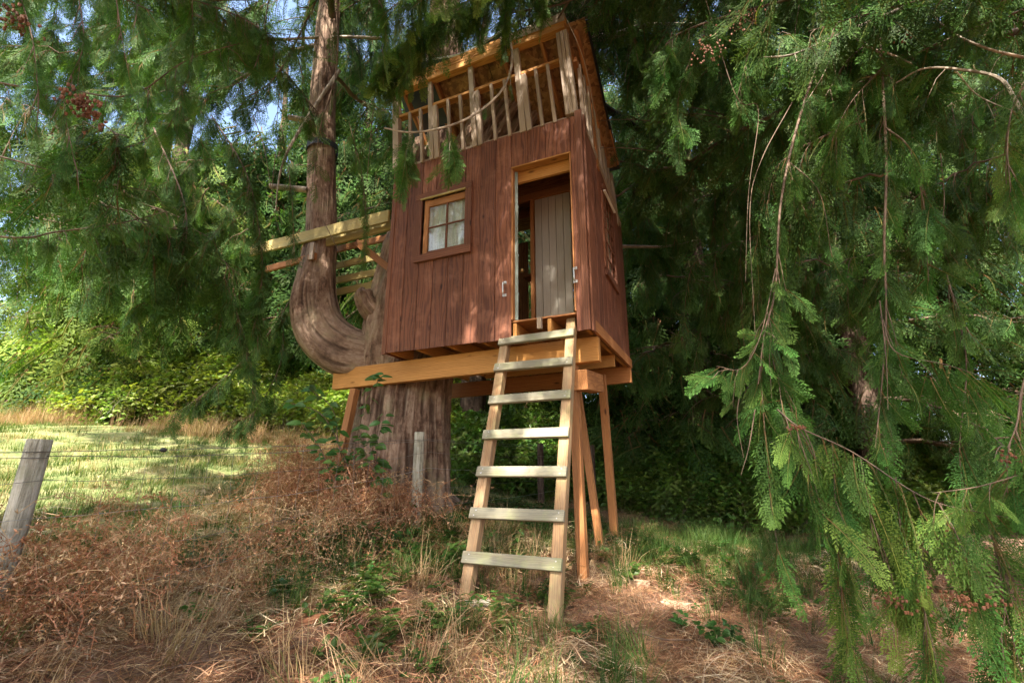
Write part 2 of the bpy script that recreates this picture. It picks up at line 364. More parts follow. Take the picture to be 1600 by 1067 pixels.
far_t = [spray_mesh('cedar_spray_far', g_L, g_W, 12, 4, 0.026, 70 + i, (0.018, 0.044, 0.012), (0.065, 0.125, 0.028), M['cedar_far'], dr)
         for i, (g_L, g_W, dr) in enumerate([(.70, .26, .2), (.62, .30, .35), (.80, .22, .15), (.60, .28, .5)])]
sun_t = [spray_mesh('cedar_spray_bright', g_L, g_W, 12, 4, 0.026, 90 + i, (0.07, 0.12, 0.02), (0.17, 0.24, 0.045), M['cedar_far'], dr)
         for i, (g_L, g_W, dr) in enumerate([(.70, .26, .2), (.62, .30, .35), (.80, .22, .3)])]  # brighter copies of the far sprays: sunlight put into the leaf colour
T_near, T_neary = template(near_t, 'near_sprays'), template(near_t[:3] + near_lit, 'near_yellow_sprays')
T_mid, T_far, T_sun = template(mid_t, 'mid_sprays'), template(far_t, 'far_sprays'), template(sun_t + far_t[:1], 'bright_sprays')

def leaf_quads(s, p, d, n, l, w, c0, c1, fold=0.12):
    """a six-sided pointed leaf (two quads) with a folded midrib"""
    d = d / np.linalg.norm(d); sd_ = np.cross(d, n); sd_ /= np.linalg.norm(sd_) + 1e-9; n = np.cross(sd_, d)
    a, b = p + d * l * .35 - n * l * fold * .3, p + d * l
    for q in (-1, 1):
        e = p + d * l * .3 + sd_ * q * w / 2 + n * fold * w; f = p + d * l * .7 + sd_ * q * w * .36 + n * fold * w * .7 - n * .05 * l
        s.quads([[p, e, f, b - n * .1 * l]], [[c0, c1, c1, c0]] * 1 if False else np.array([[c0, c1, c1, c0]]))

def grass_tuft(name, nb, h, spread, c0, c1, w, seed, mat, lean=.6, segs=4):
    g = np.random.default_rng(seed); s = Soup()
    for _ in range(nb):
        a = g.uniform(0, 6.283); r0 = spread * math.sqrt(g.uniform()) ; p = np.array([math.cos(a) * r0, math.sin(a) * r0, 0])
        a2 = a + g.uniform(-1.2, 1.2); out = np.array([math.cos(a2), math.sin(a2), 0]); hh = h * g.uniform(.4, 1.15); le = lean * g.uniform(.1, 1.1)
        t = np.linspace(0, 1, segs + 1)[:, None]
        pts = p + out * hh * le * t ** 2 + np.array([0, 0, 1]) * hh * (t - .35 * le * t ** 2.5)
        sd_ = np.array([-out[1], out[0], 0]); k = g.uniform(0, 1); cc0 = np.array(c0) * g.uniform(.7, 1.2); cc1 = np.array(c0) + (np.array(c1) - np.array(c0)) * k
        s.strip(pts, w * g.uniform(.7, 1.3), w * .15, sd_, cc0 * .8, cc1)
    return s.mesh(name, [mat])

STRAWS = [(0.42, 0.25, 0.135), (0.32, 0.15, 0.08), (0.52, 0.36, 0.22), (0.24, 0.105, 0.055), (0.40, 0.22, 0.13), (0.16, 0.09, 0.05)]
def litter(name, seed, n=170, rad=.34, pal=STRAWS, lmin=.04, lmax=.22, w=.0035, lift=.035):
    g = np.random.default_rng(seed); s = Soup()
    for _ in range(n):
        a, r0 = g.uniform(0, 6.283), rad * math.sqrt(g.uniform()); p = np.array([math.cos(a) * r0, math.sin(a) * r0, g.uniform(0.0, lift)])
        a2 = g.uniform(0, 6.283); l = g.uniform(lmin, lmax); d = np.array([math.cos(a2), math.sin(a2), g.uniform(-.12, .28)])
        sd_ = np.array([-d[1], d[0], g.uniform(-.4, .4)]); t = np.linspace(-.5, .5, 5)[:, None]
        pts = p + d * l * t + sd_ * l * g.uniform(-.5, .5) * t * t + np.array([0, 0, 1]) * (-.3 * l) * t * t
        pts[:, 2] = np.maximum(pts[:, 2], -.01); c = np.array(pal[g.integers(len(pal))]) * g.uniform(.75, 1.2)
        s.strip(pts, w * g.uniform(.5, 1.6), w * .4, sd_, c, c * .9)
    return s.mesh(name, [M['straw']])

RUST = [(0.34, 0.15, 0.075), (0.42, 0.22, 0.12), (0.27, 0.12, 0.06), (0.56, 0.38, 0.22), (0.38, 0.19, 0.10), (0.48, 0.30, 0.17)]
def tangle(name, seed, n=26, h=.5, rad=.26):
    """dry bedstraw: thin wiry stems with whorls of tiny curled leaves"""
    g = np.random.default_rng(seed); s = Soup()
    for _ in range(n):
        a = g.uniform(0, 6.283); r0 = rad * math.sqrt(g.uniform()); p = np.array([math.cos(a) * r0, math.sin(a) * r0, g.uniform(0, .2) * h])
        d = np.array([g.normal() * .5, g.normal() * .5, g.uniform(.2, 1.2)]); d /= np.linalg.norm(d); step = h * g.uniform(.07, .14)
        pts = [p]
        for k in range(9):
            d = d + g.normal(size=3) * .42 + np.array([0, 0, -.09 * k * .5]); d /= np.linalg.norm(d); pts.append(pts[-1] + d * step)
        pts = np.array(pts); c = np.array(RUST[g.integers(len(RUST))]) * g.uniform(.8, 1.2)
        sd_ = g.normal(size=3); sd_ /= np.linalg.norm(sd_)
        s.strip(pts, .0042, .002, sd_, c, c)
        for q in pts[2:]:
            for _k in range(3):
                dd = g.normal(size=3); dd /= np.linalg.norm(dd); ss = np.cross(dd, g.normal(size=3)); ss /= np.linalg.norm(ss); l = g.uniform(.010, .026)
                s.quads([[q, q + dd * l * .5 + ss * .0035, q + dd * l, q + dd * l * .5 - ss * .0035]], c * g.uniform(.9, 1.35))
    return s.mesh(name, [M['vine']])

def weed(name, seed, nst=6, h=.22, ls=.045, pal=((0.035, 0.085, 0.016), (0.085, 0.145, 0.03)), rnd=.8, per=5):
    g = np.random.default_rng(seed); s = Soup()
    for _ in range(nst):
        a = g.uniform(0, 6.283); out = np.array([math.cos(a), math.sin(a), 0]); hh = h * g.uniform(.5, 1.2); le = g.uniform(.2, .9)
        t = np.linspace(0, 1, 5)[:, None]; pts = out * hh * le * t + np.array([0, 0, 1]) * hh * (t - .35 * t * t)
        s.strip(pts, .004, .002, (-out[1], out[0], 0), (0.13, 0.12, 0.04), (0.10, 0.13, 0.03))
        for k in range(per):
            u = (k + 1) / per; q = out * hh * le * u + np.array([0, 0, 1]) * hh * (u - .35 * u * u)
            for sg in (-1, 1):
                b = a + sg * g.uniform(.7, 1.6); d = np.array([math.cos(b), math.sin(b), g.uniform(-.2, .5)]); c = np.array(pal[0]) + (np.array(pal[1]) - np.array(pal[0])) * g.uniform()
                l = ls * g.uniform(.6, 1.25); leaf_quads(s, q, d, np.array([g.uniform(-.4, .4), g.uniform(-.4, .4), 1.0]), l, l * rnd, c * .9, c * 1.1)
    return s.mesh(name, [M['leaf']])

def bramble(name, seed, n=70, rad=.42, ls=.085, pal=((0.12, 0.19, 0.03), (0.28, 0.34, 0.07))):
    g = np.random.default_rng(seed); s = Soup()
    for _ in range(5):
        a = g.uniform(0, 6.283); t = np.linspace(0, 1, 6)[:, None]; o = np.array([math.cos(a), math.sin(a), 0]); pts = o * rad * (t * 2 - 1) + np.array([0, 0, 1]) * rad * (.5 - (t * 2 - 1) ** 2)
        s.strip(pts, .007, .004, (-o[1], o[0], 0), (0.12, 0.08, 0.04), (0.10, 0.12, 0.04))
    for _ in range(n):
        v = g.normal(size=3); v = v / np.linalg.norm(v) * rad * g.uniform(.2, 1) ** .5; v[2] *= .7
        a = g.uniform(0, 6.283); nn = np.array([g.normal() * .45, g.normal() * .45, 1.0]); c = np.array(pal[0]) + (np.array(pal[1]) - np.array(pal[0])) * g.uniform()
        for k in (-.9, 0, .9):
            d = np.array([math.cos(a + k), math.sin(a + k), g.uniform(-.35, .05)]); l = ls * g.uniform(.6, 1.1)
            leaf_quads(s, v, d, nn, l, l * .7, c * .9, c * 1.08)
    return s.mesh(name, [M['leaf']])

# ------------------------------------------------------------------ scatter: one mesh of points + instance-on-points
_groups = {}
def inst_group(coll):
    if coll.name in _groups: return _groups[coll.name]
    ng = bpy.data.node_groups.new('scatter_' + coll.name, 'GeometryNodeTree')
    ng.interface.new_socket('Geometry', in_out='INPUT', socket_type='NodeSocketGeometry')
    ng.interface.new_socket('Geometry', in_out='OUTPUT', socket_type='NodeSocketGeometry')
    N = ng.nodes; i = N.new('NodeGroupInput'); o = N.new('NodeGroupOutput'); ip = N.new('GeometryNodeInstanceOnPoints')
    ci = N.new('GeometryNodeCollectionInfo'); ci.inputs['Collection'].default_value = coll; ci.inputs['Separate Children'].default_value = True; ci.inputs['Reset Children'].default_value = True
    ra = N.new('GeometryNodeInputNamedAttribute'); ra.data_type = 'FLOAT_VECTOR'; ra.inputs[0].default_value = 'rot'
    sa = N.new('GeometryNodeInputNamedAttribute'); sa.data_type = 'FLOAT'; sa.inputs[0].default_value = 'scl'
    ia = N.new('GeometryNodeInputNamedAttribute'); ia.data_type = 'INT'; ia.inputs[0].default_value = 'idx'
    ip.inputs['Pick Instance'].default_value = True
    L = ng.links; L.new(i.outputs[0], ip.inputs['Points']); L.new(ci.outputs[0], ip.inputs['Instance'])
    def outp(n): return [q for q in n.outputs if q.enabled][0]
    L.new(outp(ra), ip.inputs['Rotation']); L.new(outp(sa), ip.inputs['Scale']); L.new(outp(ia), ip.inputs['Instance Index'])
    L.new(ip.outputs[0], o.inputs[0]); _groups[coll.name] = ng
    return ng
def scatter(name, P, rot, scl, idx, coll, parent=None, mats=(), label=None, kind='stuff'):
    me = bpy.data.meshes.new(name); P = np.asarray(P, np.float32); n = len(P)
    if n == 0: return None
    me.vertices.add(n); me.vertices.foreach_set('co', P.ravel())
    a = me.attributes.new('rot', 'FLOAT_VECTOR', 'POINT'); a.data.foreach_set('vector', np.asarray(rot, np.float32).ravel())
    a = me.attributes.new('scl', 'FLOAT', 'POINT'); a.data.foreach_set('value', np.asarray(scl, np.float32))
    a = me.attributes.new('idx', 'INT', 'POINT'); a.data.foreach_set('value', np.asarray(idx, np.int32))
    me.update()
    o = link(name, me, parent); md = o.modifiers.new('scatter', 'NODES'); md.node_group = inst_group(coll)
    for m in mats: me.materials.append(m)
    return tag(o, label=label, kind=kind)
def eulers(D, Nn):
    """rows: local X along D, local Z near Nn -> XYZ euler"""
    X = D / np.linalg.norm(D, axis=1, keepdims=True); Y = np.cross(Nn, X); Y /= np.linalg.norm(Y, axis=1, keepdims=True) + 1e-9; Z = np.cross(X, Y)
    return np.stack([np.arctan2(Y[:, 2], Z[:, 2]), -np.arcsin(np.clip(X[:, 2], -1, 1)), np.arctan2(X[:, 1], X[:, 0])], 1)

# ------------------------------------------------------------------ tubes (trunks, limbs, twigs, wires)
def tube_arrays(P, r, ns=6, disp=None, ell=1.0):
    P = np.asarray(P, float); n = len(P); r = np.broadcast_to(np.asarray(r, float), (n,))
    T = np.gradient(P, axis=0); T /= np.linalg.norm(T, axis=1, keepdims=True) + 1e-9
    up = np.array([0.0, 0.0, 1.0]) if abs(T[0][2]) < .8 else np.array([0.0, 1.0, 0.0])
    A = np.cross(T[0], up); A /= np.linalg.norm(A); Aa = [A]
    for i in range(1, n):
        A = A - T[i] * A.dot(T[i]); A /= np.linalg.norm(A) + 1e-9; Aa.append(A)
    A = np.array(Aa); B = np.cross(T, A)
    th = np.linspace(0, 2 * math.pi, ns + 1); ln = np.concatenate([[0], np.cumsum(np.linalg.norm(np.diff(P, axis=0), axis=1))])
    rr = np.repeat(r[:, None], ns + 1, 1)
    if disp is not None: rr = rr + disp(th[None, :], ln[:, None], rr)
    V = P[:, None, :] + A[:, None, :] * (np.cos(th)[None, :] * rr)[..., None] + B[:, None, :] * (np.sin(th)[None, :] * rr)[..., None]
    uv = np.stack(np.broadcast_arrays(th[None, :] / 6.2832 * max(.25, 2 * r.mean()), ln[:, None]), -1)
    i = (np.arange(n - 1)[:, None] * (ns + 1) + np.arange(ns)[None, :]).ravel()
    return V.reshape(-1, 3), np.stack([i, i + 1, i + ns + 2, i + ns + 1], 1), uv.reshape(-1, 2)
def tubes(name, items, parent, mat, ns=5):
    Vs, Qs, Us, k = [], [], [], 0
    for P, r in items:
        V, Q, U = tube_arrays(P, r, ns); Vs.append(V); Qs.append(Q + k); Us.append(U); k += len(V)
    me = np_mesh(name, np.concatenate(Vs), np.concatenate(Qs), uv=np.concatenate(Us), smooth=True, mats=[mat])
    return link(name, me, parent)
def smooth_path(pts, n=24):
    """Catmull-Rom through the points"""
    p = np.asarray(pts, float); p = np.concatenate([[2 * p[0] - p[1]], p, [2 * p[-1] - p[-2]]]); m = len(p) - 3
    u = np.linspace(0, m - 1e-6, n); k = u.astype(int); t = (u - k)[:, None]
    a, b, c, d = p[k], p[k + 1], p[k + 2], p[k + 3]
    return .5 * (2 * b + (c - a) * t + (2 * a - 5 * b + 4 * c - d) * t ** 2 + (3 * b - a - 3 * c + d) * t ** 3)
def vnoise(g, ku, lv_):
    """smooth value noise, periodic round the trunk, stretched along it"""
    G = g.uniform(0, 1, (ku, 400)); G2 = G
    def f(th, l):
        u = th / 6.28318 * ku; v = l / lv_ + 3; iu = np.floor(u).astype(int); iv = np.floor(v).astype(int); fu = u - iu; fv = v - iv
        fu = fu * fu * (3 - 2 * fu); fv = fv * fv * (3 - 2 * fv); q = lambda a, b_: G2[a % ku, b_ % 400]
        return (q(iu, iv) * (1 - fu) + q(iu + 1, iv) * fu) * (1 - fv) + (q(iu, iv + 1) * (1 - fu) + q(iu + 1, iv + 1) * fu) * fv
    return f
def ridges(seed, amp, k1=26, k2=60, bump=.0):
    g = np.random.default_rng(seed); ph = g.uniform(0, 6.28, 12); A = vnoise(g, k1, .85); B = vnoise(g, k2, .40); Cn = vnoise(g, k1 // 2 + 1, 1.1)
    def f(th, l, r):
        th, l = np.broadcast_arrays(th, l)
        w = th + .16 * np.sin(l * 1.1 + ph[0]) + .06 * np.sin(l * 3.3 + ph[1])
        w = np.where(np.isclose(th, 2 * math.pi), w - 2 * math.pi, w)
        a = 1 - np.abs(A(w, l) * 2 - 1) ** .8; b = 1 - np.abs(B(w, l) * 2 - 1); h = a * .5 + b * .3 + Cn(w, l) * .2
        f.h = h
        return amp * (h - .6) * 1.5 + bump * r * (np.sin(3 * th + ph[4] + l * .5) * .5 + np.sin(5 * th + ph[5] - l * .8) * .3 + .2 * np.sin(l * 2.1 + th + ph[6]))
    return f

# ------------------------------------------------------------------ board builder
def chamfer_box(lx, ly, lz, b=0.002):
    bm = bmesh.new(); bmesh.ops.create_cube(bm, size=1.0); bmesh.ops.scale(bm, vec=(lx, ly, lz), verts=bm.verts)
    if b: bmesh.ops.bevel(bm, geom=list(bm.edges), offset=min(b, min(lx, ly, lz) * .2), segments=1, affect='EDGES')
    me = bpy.data.meshes.new('board'); bm.to_mesh(me); bm.free(); return me
_bc = {}
def boxmesh(lx, ly, lz, mat, b=.002):
    k = (round(lx, 3), round(ly, 3), round(lz, 3), mat.name, b)
    if k not in _bc:
        me = chamfer_box(lx, ly, lz, b); me.materials.append(mat); _bc[k] = me
    return _bc[k]
def bar(name, p, q, w, d, mat, parent, nrm=(0, -1, 0), b=.002, label=None):
    """stick from p to q; w across, d along nrm (thickness); local X is its length"""
    p, q, nrm = Vector(p), Vector(q), Vector(nrm); x = (q - p); l = x.length; x.normalize()
    y = nrm.cross(x).normalized(); z = x.cross(y)
    mt = Matrix((x, y, z)).transposed().to_4x4(); mt.translation = (p + q) / 2
    o = link(name, boxmesh(l, w, d, mat, b), parent, matrix=mt)
    if label: o['label'] = label
    return o

# ================================================================== TREEHOUSE
CX, CY, Z0 = .7505, 4.5107, -0.9
house = empty('treehouse', (CX, CY, Z0), R(-24), label='red-brown wooden treehouse with a balustraded upper deck, standing on posts round the big cedar trunk', cat='treehouse')
def H(u, v, z): return Vector((-u, v, z - Z0))          # house frame: u to the left along the front, v to the back
def hb(name, a, b_, w, d, mat, nrm=(0, -1, 0), **k): return bar(name, H(*a), H(*b_), w, d, mat, house, nrm, **k)
def hw(u, v, z):
    p = Matrix.Rotation(R(-24), 3, 'Z') @ Vector((-u, v, 0)); return np.array([CX + p.x, CY + p.y, z])

def vboard(u0, u1, z0, z1, v=0.0, proud=0.0, mat=None, name='siding_board', t=.016):
    g = .006; hb(name, ((u0 + u1) / 2, v - proud + t / 2, z0), ((u0 + u1) / 2, v - proud + t / 2, z1), abs(u1 - u0) - g, t, mat or M['siding'], b=.003)
W0, W1, S0, S1 = 1.405, 2.02, 2.515, 3.275           # front window opening
jit = lambda a=.003: random.uniform(-a, a)
for k in range(6):                                    # left sheet
    a, b_ = 1.22 + .2033 * k, 1.22 + .2033 * (k + 1)
    segs = [(1.382, 3.83)]
    lo, hi = max(a, W0), min(b_, W1)
    if lo < hi - .01:
        if lo > a + .01: vboard(a, lo, S0, S1, proud=jit(.001))
        if hi < b_ - .01: vboard(hi, b_, S0, S1, proud=jit(.001))
        segs = [(1.382, S0 - .001), (S1 + .001, 3.83)]
    for s0, s1 in segs: vboard(a, b_, s0 + jit(), s1, proud=jit(.001))
D0, D1, DZ0, DZ1 = .125, .825, 1.575, 3.392           # door opening
for a, b_ in ((1.02, 1.22), (.825, 1.02)): vboard(a, b_, 1.366, 3.835, proud=.012)
for a, b_ in ((.62, .825), (.41, .62), (.125, .41)): vboard(a, b_, DZ1, 3.835, proud=.012)
vboard(.055, .125, 1.366, 3.835, proud=.012)
hb('corner_trim', (.018, -.030, 1.36), (.018, -.030, 3.87), .075, .032, M['trim'], b=.004)
hb('corner_trim', (-.029, .045, 1.36), (-.029, .045, 3.83), .09, .022, M['trim'], nrm=(1, 0, 0), b=.003)
hb('corner_trim', (2.452, .006, 1.37), (2.452, .006, 3.84), .06, .03, M['trim'], b=.004)
for a_, b2, z_, z2 in ((1.23, 2.43, 1.40, S0 - .02), (1.23, 2.43, S1 + .02, 3.81), (1.225, 1.395, S0 - .02, S1 + .02), (2.03, 2.43, S0 - .02, S1 + .02), (.84, 1.21, 1.39, 3.82), (.03, .83, DZ1 + .01, 3.82), (.02, .115, 1.39, DZ1)):
    hb('groove_backing', ((a_ + b2) / 2, .021, z_), ((a_ + b2) / 2, .021, z2), b2 - a_, .006, M['siding'])
# door casing strips
hb('door_jamb', (.817, .03, DZ0), (.817, .03, DZ1 - .02), .016, .085, M['orange'])
hb('door_jamb', (.133, .03, DZ0), (.133, .03, DZ1 - .02), .016, .085, M['orange'])
hb('door_head', (.125, .03, DZ1 - .009), (.825, .03, DZ1 - .009), .018, .10, M['amber'])
hb('door_header', (.05, .12, 3.335), (.95, .12, 3.335), .17, .04, M['amber'])
# right side wall
for k in range(10):
    a, b_ = .0 + .197 * k, .197 * (k + 1); v0, v1 = .80, 1.31; z0, z1 = 2.31, 3.33
    zt = 3.80 - .19 * ((a + b_) / 2)
    segs = [(a, b_, 1.375, zt)]
    lo, hi = max(a, v0), min(b_, v1)
    if lo < hi - .01:
        segs = [(a, b_, 1.375, z0), (a, b_, z1, zt)]
        if lo > a + .01: segs.append((a, lo, z0, z1))
        if hi < b_ - .01: segs.append((hi, b_, z0, z1))
    for p0, p1, s0, s1 in segs:
        hb('siding_board', (-.004 - jit(.001), (p0 + p1) / 2, s0 + jit()), (-.004, (p0 + p1) / 2, s1), p1 - p0 - .006, .016, M['siding'], nrm=(1, 0, 0), b=.003)
# inner faces, other walls
hb('wall_sheet', (.012, .98, 1.58), (.012, .98, 2.30), 1.90, .006, M['plywood'], nrm=(-1, 0, 0))
for a, b_ in ((1.42, 1.97), (.02, .58), (.60, 1.38)):
    hb('back_wall_sheet', ((a + b_) / 2, 1.95, 1.38 if a != .60 else 2.9), ((a + b_) / 2, 1.95, 3.5), b_ - a, .016, M['plywood'])
hb('back_wall_sheet', (.99, 1.95, 1.38), (.99, 1.95, 1.9), .78, .016, M['plywood'])
hb('left_wall_sheet', (2.44, .22, 1.38), (2.44, .22, 3.6), .40, .016, M['siding'], nrm=(-1, 0, 0))
# floor, joists, beams
hb('floor_sheet', (.02, .98, 1.561), (2.43, .98, 1.561), 1.93, .018, M['plywood'], nrm=(0, 0, 1))
for k, u in enumerate((.045, .42, .80, 1.20, 1.62, 2.03, 2.40)):
    hb('joist', (u, .022, 1.468), (u, 1.93, 1.468), .15, .04, M['amber'], nrm=(1, 0, 0))
hb('rim_joist', (-.022, .10, 1.435), (-.022, 1.96, 1.435), .115, .03, M['orange'], nrm=(1, 0, 0))
hb('front_beam', (-.012, .30, 1.245), (3.44, .30, 1.20), .255, .09, M['amber'], b=.004)
hb('rear_beam', (-.03, 1.90, 1.285), (3.10, 1.90, 1.25), .215, .05, M['orange'], b=.004)
hb('inner_beam', (.02, 1.15, 1.31), (1.7, 1.15, 1.30), .14, .04, M['amber'])
hb('cross_beam', (.165, .16, .92), (.20, .98, 1.02), .15, .20, M['orange'], nrm=(0, 0, 1), b=.006)
# hb('cleat', (.06, .20, 1.05), (.07, .70, 1.08), .03, .05, M['weathered'], nrm=(1, 0, 0))
def post(a, b_, w=.09, mat=None, name='support_post'):
    inv = Matrix.Translation(house.location) @ Matrix.Rotation(R(-24), 4, 'Z'); inv = inv.inverted()
    bar(name, inv @ Vector(a), inv @ Vector(b_), w, w, mat or M['orange'], house, (0, -1, 0), b=.004)
post(hw(.27, .30, 1.10), (.64, 4.78, -1.02))
post((1.135, 6.08, 1.25), (1.235, 6.28, -.80))
post((.80, 6.02, 1.2), (.955, 5.62, -.82), .075)
post(hw(3.10, .30, 1.06), (-2.16, 6.02, -.62))
# stub joist in the doorway floor edge
hb('joist_block', (.515, .0, 1.44), (.515, .0, 1.56), .045, .045, M['weathered'])
# front window
win = bpy.data.objects.new('window', None); COL.objects.link(win); win.parent = house
def wb(name, a, b_, w, d, mat, nrm=(0, -1, 0), par=None, **k): return bar(name, H(*a), H(*b_), w, d, mat, par or win, nrm, **k)
wb('casing_board', (1.325, -.018, 3.312), (2.105, -.018, 3.312), .085, .022, M['trim'])
wb('casing_board', (2.05, -.018, 2.53), (2.05, -.018, 3.268), .085, .02, M['trim'])
wb('casing_board', (1.368, -.018, 2.53), (1.368, -.018, 3.268), .085, .02, M['trim'])
wb('sill', (1.32, -.022, 2.484), (2.085, -.022, 2.484), .09, .034, M['trim'], b=.004)
wb('flashing', (1.40, -.036, 3.262), (2.025, -.036, 3.262), .02, .022, M['yellowwood'])
for a, b_, w in (((1.955, .012, S0), (1.955, .012, S1 - .02), .06), ((1.41, .012, S0), (1.41, .012, S1 - .02), .018)): wb('frame', a, b_, w, .03, M['orange'])
wb('frame', (1.42, .012, 3.205), (1.925, .012, 3.205), .085, .03, M['orange'])
wb('frame', (1.42, .012, 2.545), (1.925, .012, 2.545), .05, .03, M['trim'])
wb('muntin', (1.667, .006, 2.57), (1.667, .006, 3.163), .022, .022, M['trim'])
wb('muntin', (1.42, .005, 2.877), (1.925, .005, 2.877), .016, .02, M['trim'])
for a, b_ in ((1.42, 1.656), (1.678, 1.925)):
    for s0, s1 in ((2.57, 2.869), (2.885, 3.163)): wb('pane', ((a + b_) / 2, .016, s0), ((a + b_) / 2, .016, s1), b_ - a, .004, M['glass'], b=0)
def curtain(u0, u1, z0, z1, v, par):
    n = 160; u = np.linspace(u0, u1, n); dv = .010 * np.sin(u * 70 + np.sin(u * 13)) + .006 * np.sin(u * 31 + 1)
    V = []; 
    for z in (z0, z1):
        for a, b_ in zip(u, dv): V.append(H(a, v + b_, z))
    Q = [(i, i + 1, n + i + 1, n + i) for i in range(n - 1)]
    link('curtain', np_mesh('curtain', np.array([tuple(p) for p in V]), Q, smooth=True, mats=[M['curtain']]), par)
curtain(1.38, 2.0, 2.5, 3.24, .06, win)
# side window
sw = bpy.data.objects.new('window', None); COL.objects.link(sw); sw.parent = house; sw['label'] = 'narrow many-paned window in the right side wall'
for a, b_, w in (((-.026, .73, 3.37), (-.026, 1.38, 3.34), .08), ((-.03, .74, 2.27), (-.03, 1.37, 2.25), .08)): wb('casing_board', a, b_, w, .03, M['trim'], (1, 0, 0), sw)
for v in (.765, 1.345): wb('casing_board', (-.024, v, 2.32), (-.024, v, 3.32), .07, .022, M['trim'], (1, 0, 0), sw)
wb('flashing', (-.05, .78, 3.335), (-.05, 1.33, 3.325), .018, .03, M['curtain'], (1, 0, 0), sw)
wb('pane', (-.002, 1.055, 2.31), (-.002, 1.055, 3.33), .5, .004, M['glass'], (1, 0, 0), sw, b=0)
for v in (.97, 1.14): wb('muntin', (-.012, v, 2.31), (-.012, v, 3.33), .022, .014, M['trim'], (1, 0, 0), sw)
for k in range(1, 5): wb('muntin', (-.014, .80, 2.31 + k * .204), (-.014, 1.31, 2.31 + k * .204), .02, .014, M['trim'], (1, 0, 0), sw)
wb('curtain', (.04, 1.05, 2.3), (.04, 1.05, 3.34), .56, .004, M['curtain'], (1, 0, 0), sw, b=0)
# inner partition of grey planks with orange frame
for k in range(5):
    u = .835 - .093 * (k + .5); hb('door_plank', (u, .74 + jit(.002), 1.575), (u, .74, 3.395), .089, .018, M['greydoor'], b=.003)
hb('door_frame', (.868, .74, 1.575), (.868, .74, 3.43), .045, .05, M['orange'])
hb('partition_lintel', (.30, .72, 3.445), (1.25, .72, 3.43), .09, .04, M['orange'])
hb('partition_sheet', (.20, .76, 3.60), (1.5, .76, 3.60), .24, .012, M['plywood'])
hb('ceiling_sheet', (.02, .98, 3.70), (2.42, .98, 3.70), 1.9, .016, M['plywood'], nrm=(0, 0, 1))
for v in (.45, .9, 1.35): hb('ceiling_joist', (.03, v, 3.62), (2.41, v, 3.60), .13, .04, M['orange'])
hb('shelf_post', (1.12, 1.4, 1.575), (1.12, 1.4, 3.6), .06, .06, M['plywood'])
hb('shelf', (1.2, 1.3, 2.6), (.9, 1.3, 2.6), .03, .2, M['plywood'])
# open green door leaf
dl = bar('door_leaf', H(.79, .05, 2.475), H(.985, .50, 2.475), 1.78, .035, M['greendoor'], house, (-1, 0, 0))
for z in (1.9, 2.35, 2.95): bar('door_panel_mould', H(.792, .11, z), H(.938, .44, z), .03, .012, M['greendoor'], house, (-1, 0, 0))
def blob(name, p, r, mat, parent, sc=(1, 1, 1), seg=12):
    bm = bmesh.new(); bmesh.ops.create_uvsphere(bm, u_segments=seg, v_segments=max(6, seg // 2), radius=r); bmesh.ops.scale(bm, vec=sc, verts=bm.verts)
    me = bpy.data.meshes.new(name); bm.to_mesh(me); bm.free(); me.materials.append(mat)
    for f in me.polygons: f.use_smooth = True
    o = link(name, me, parent); o.location = p; return o
blob('door_knob', H(.90, .46, 2.33), .03, M['brass'], house)
# pull handles beside the door
for u, z in ((.888, 1.915), (.112, 1.94)):
    h = bpy.data.objects.new('pull_handle', None); COL.objects.link(h); h.parent = house
    for dz in (-.07, .07): bar('mounting_plate', H(u - .022, -.046, z + dz), H(u + .022, -.046, z + dz), .03, .006, M['metal'], h)
    P = [H(u, -.047, z - .066), H(u, -.085, z - .058), H(u, -.088, z), H(u, -.085, z + .058), H(u, -.047, z + .066)]
    tubes('grip', [(smooth_path([tuple(p) for p in P], 14), .0075)], h, M['metal'], 8)
# screws / nails in the beam as small dark heads
# ---------------- upper deck
RZ0, RZ1 = 3.845, 4.64
hb('bottom_rail', (.10, .03, 3.825), (2.47, .03, 3.825), .04, .085, M['weathered'], nrm=(0, 0, 1))
lean = lambda u: u + .075                              # everything up here leans a little to the left
hb('top_rail', (.20, .03, 4.66), (2.53, .03, 4.65), .04, .085, M['amber'], nrm=(0, -1, 0))
for u in (2.22, 2.055, 1.64, 1.46, 1.025, .84, .437, .287):
    hb('baluster', (u, -.008, RZ0 - .03), (lean(u) + jit(.006), -.008, RZ1 + jit(.01)), .038, .036, M['weathered'])
for u, top, w in ((1.91, 5.02, .06), (1.835, 4.62, .065), (1.30, 5.02, .065), (1.225, 4.62, .06), (.672, 5.04, .075), (.595, 4.62, .06)):
    hb('deck_post', (u, .0, RZ0 - .03), (lean(u) + (.02 if top > 5 else 0), .0, top), w, .05, M['weathered'])
hb('corner_post', (2.445, .0, 3.84), (2.54, .0, 4.99), .09, .08, M['weathered'])
for k, u in enumerate((.045, .090, .135)):
    hb('corner_post', (u, .0, 3.85), (u + .085, .0, 5.03 - .004 * k), .041, .09 if k else .085, M['weathered'], b=.003)
# top beam: two lumber members stacked, ends differ in colour
hb('top_beam', (.13, -.012, 5.085), (2.56, -.012, 5.055), .085, .10, M['amber'], b=.003)
for k in range(3):
    hb('top_plate', (.12, -.02, 5.148 + k * .041), (2.57 - .01 * k, -.02, 5.118 + k * .041), .038, .09, M['weathered'] if k == 5 else (M['amber']), nrm=(0, -1, 0), b=.003)
hb('top_plate_end', (.118, -.071, 5.192), (.95, -.071, 5.182), .125, .008, M['weathered'])
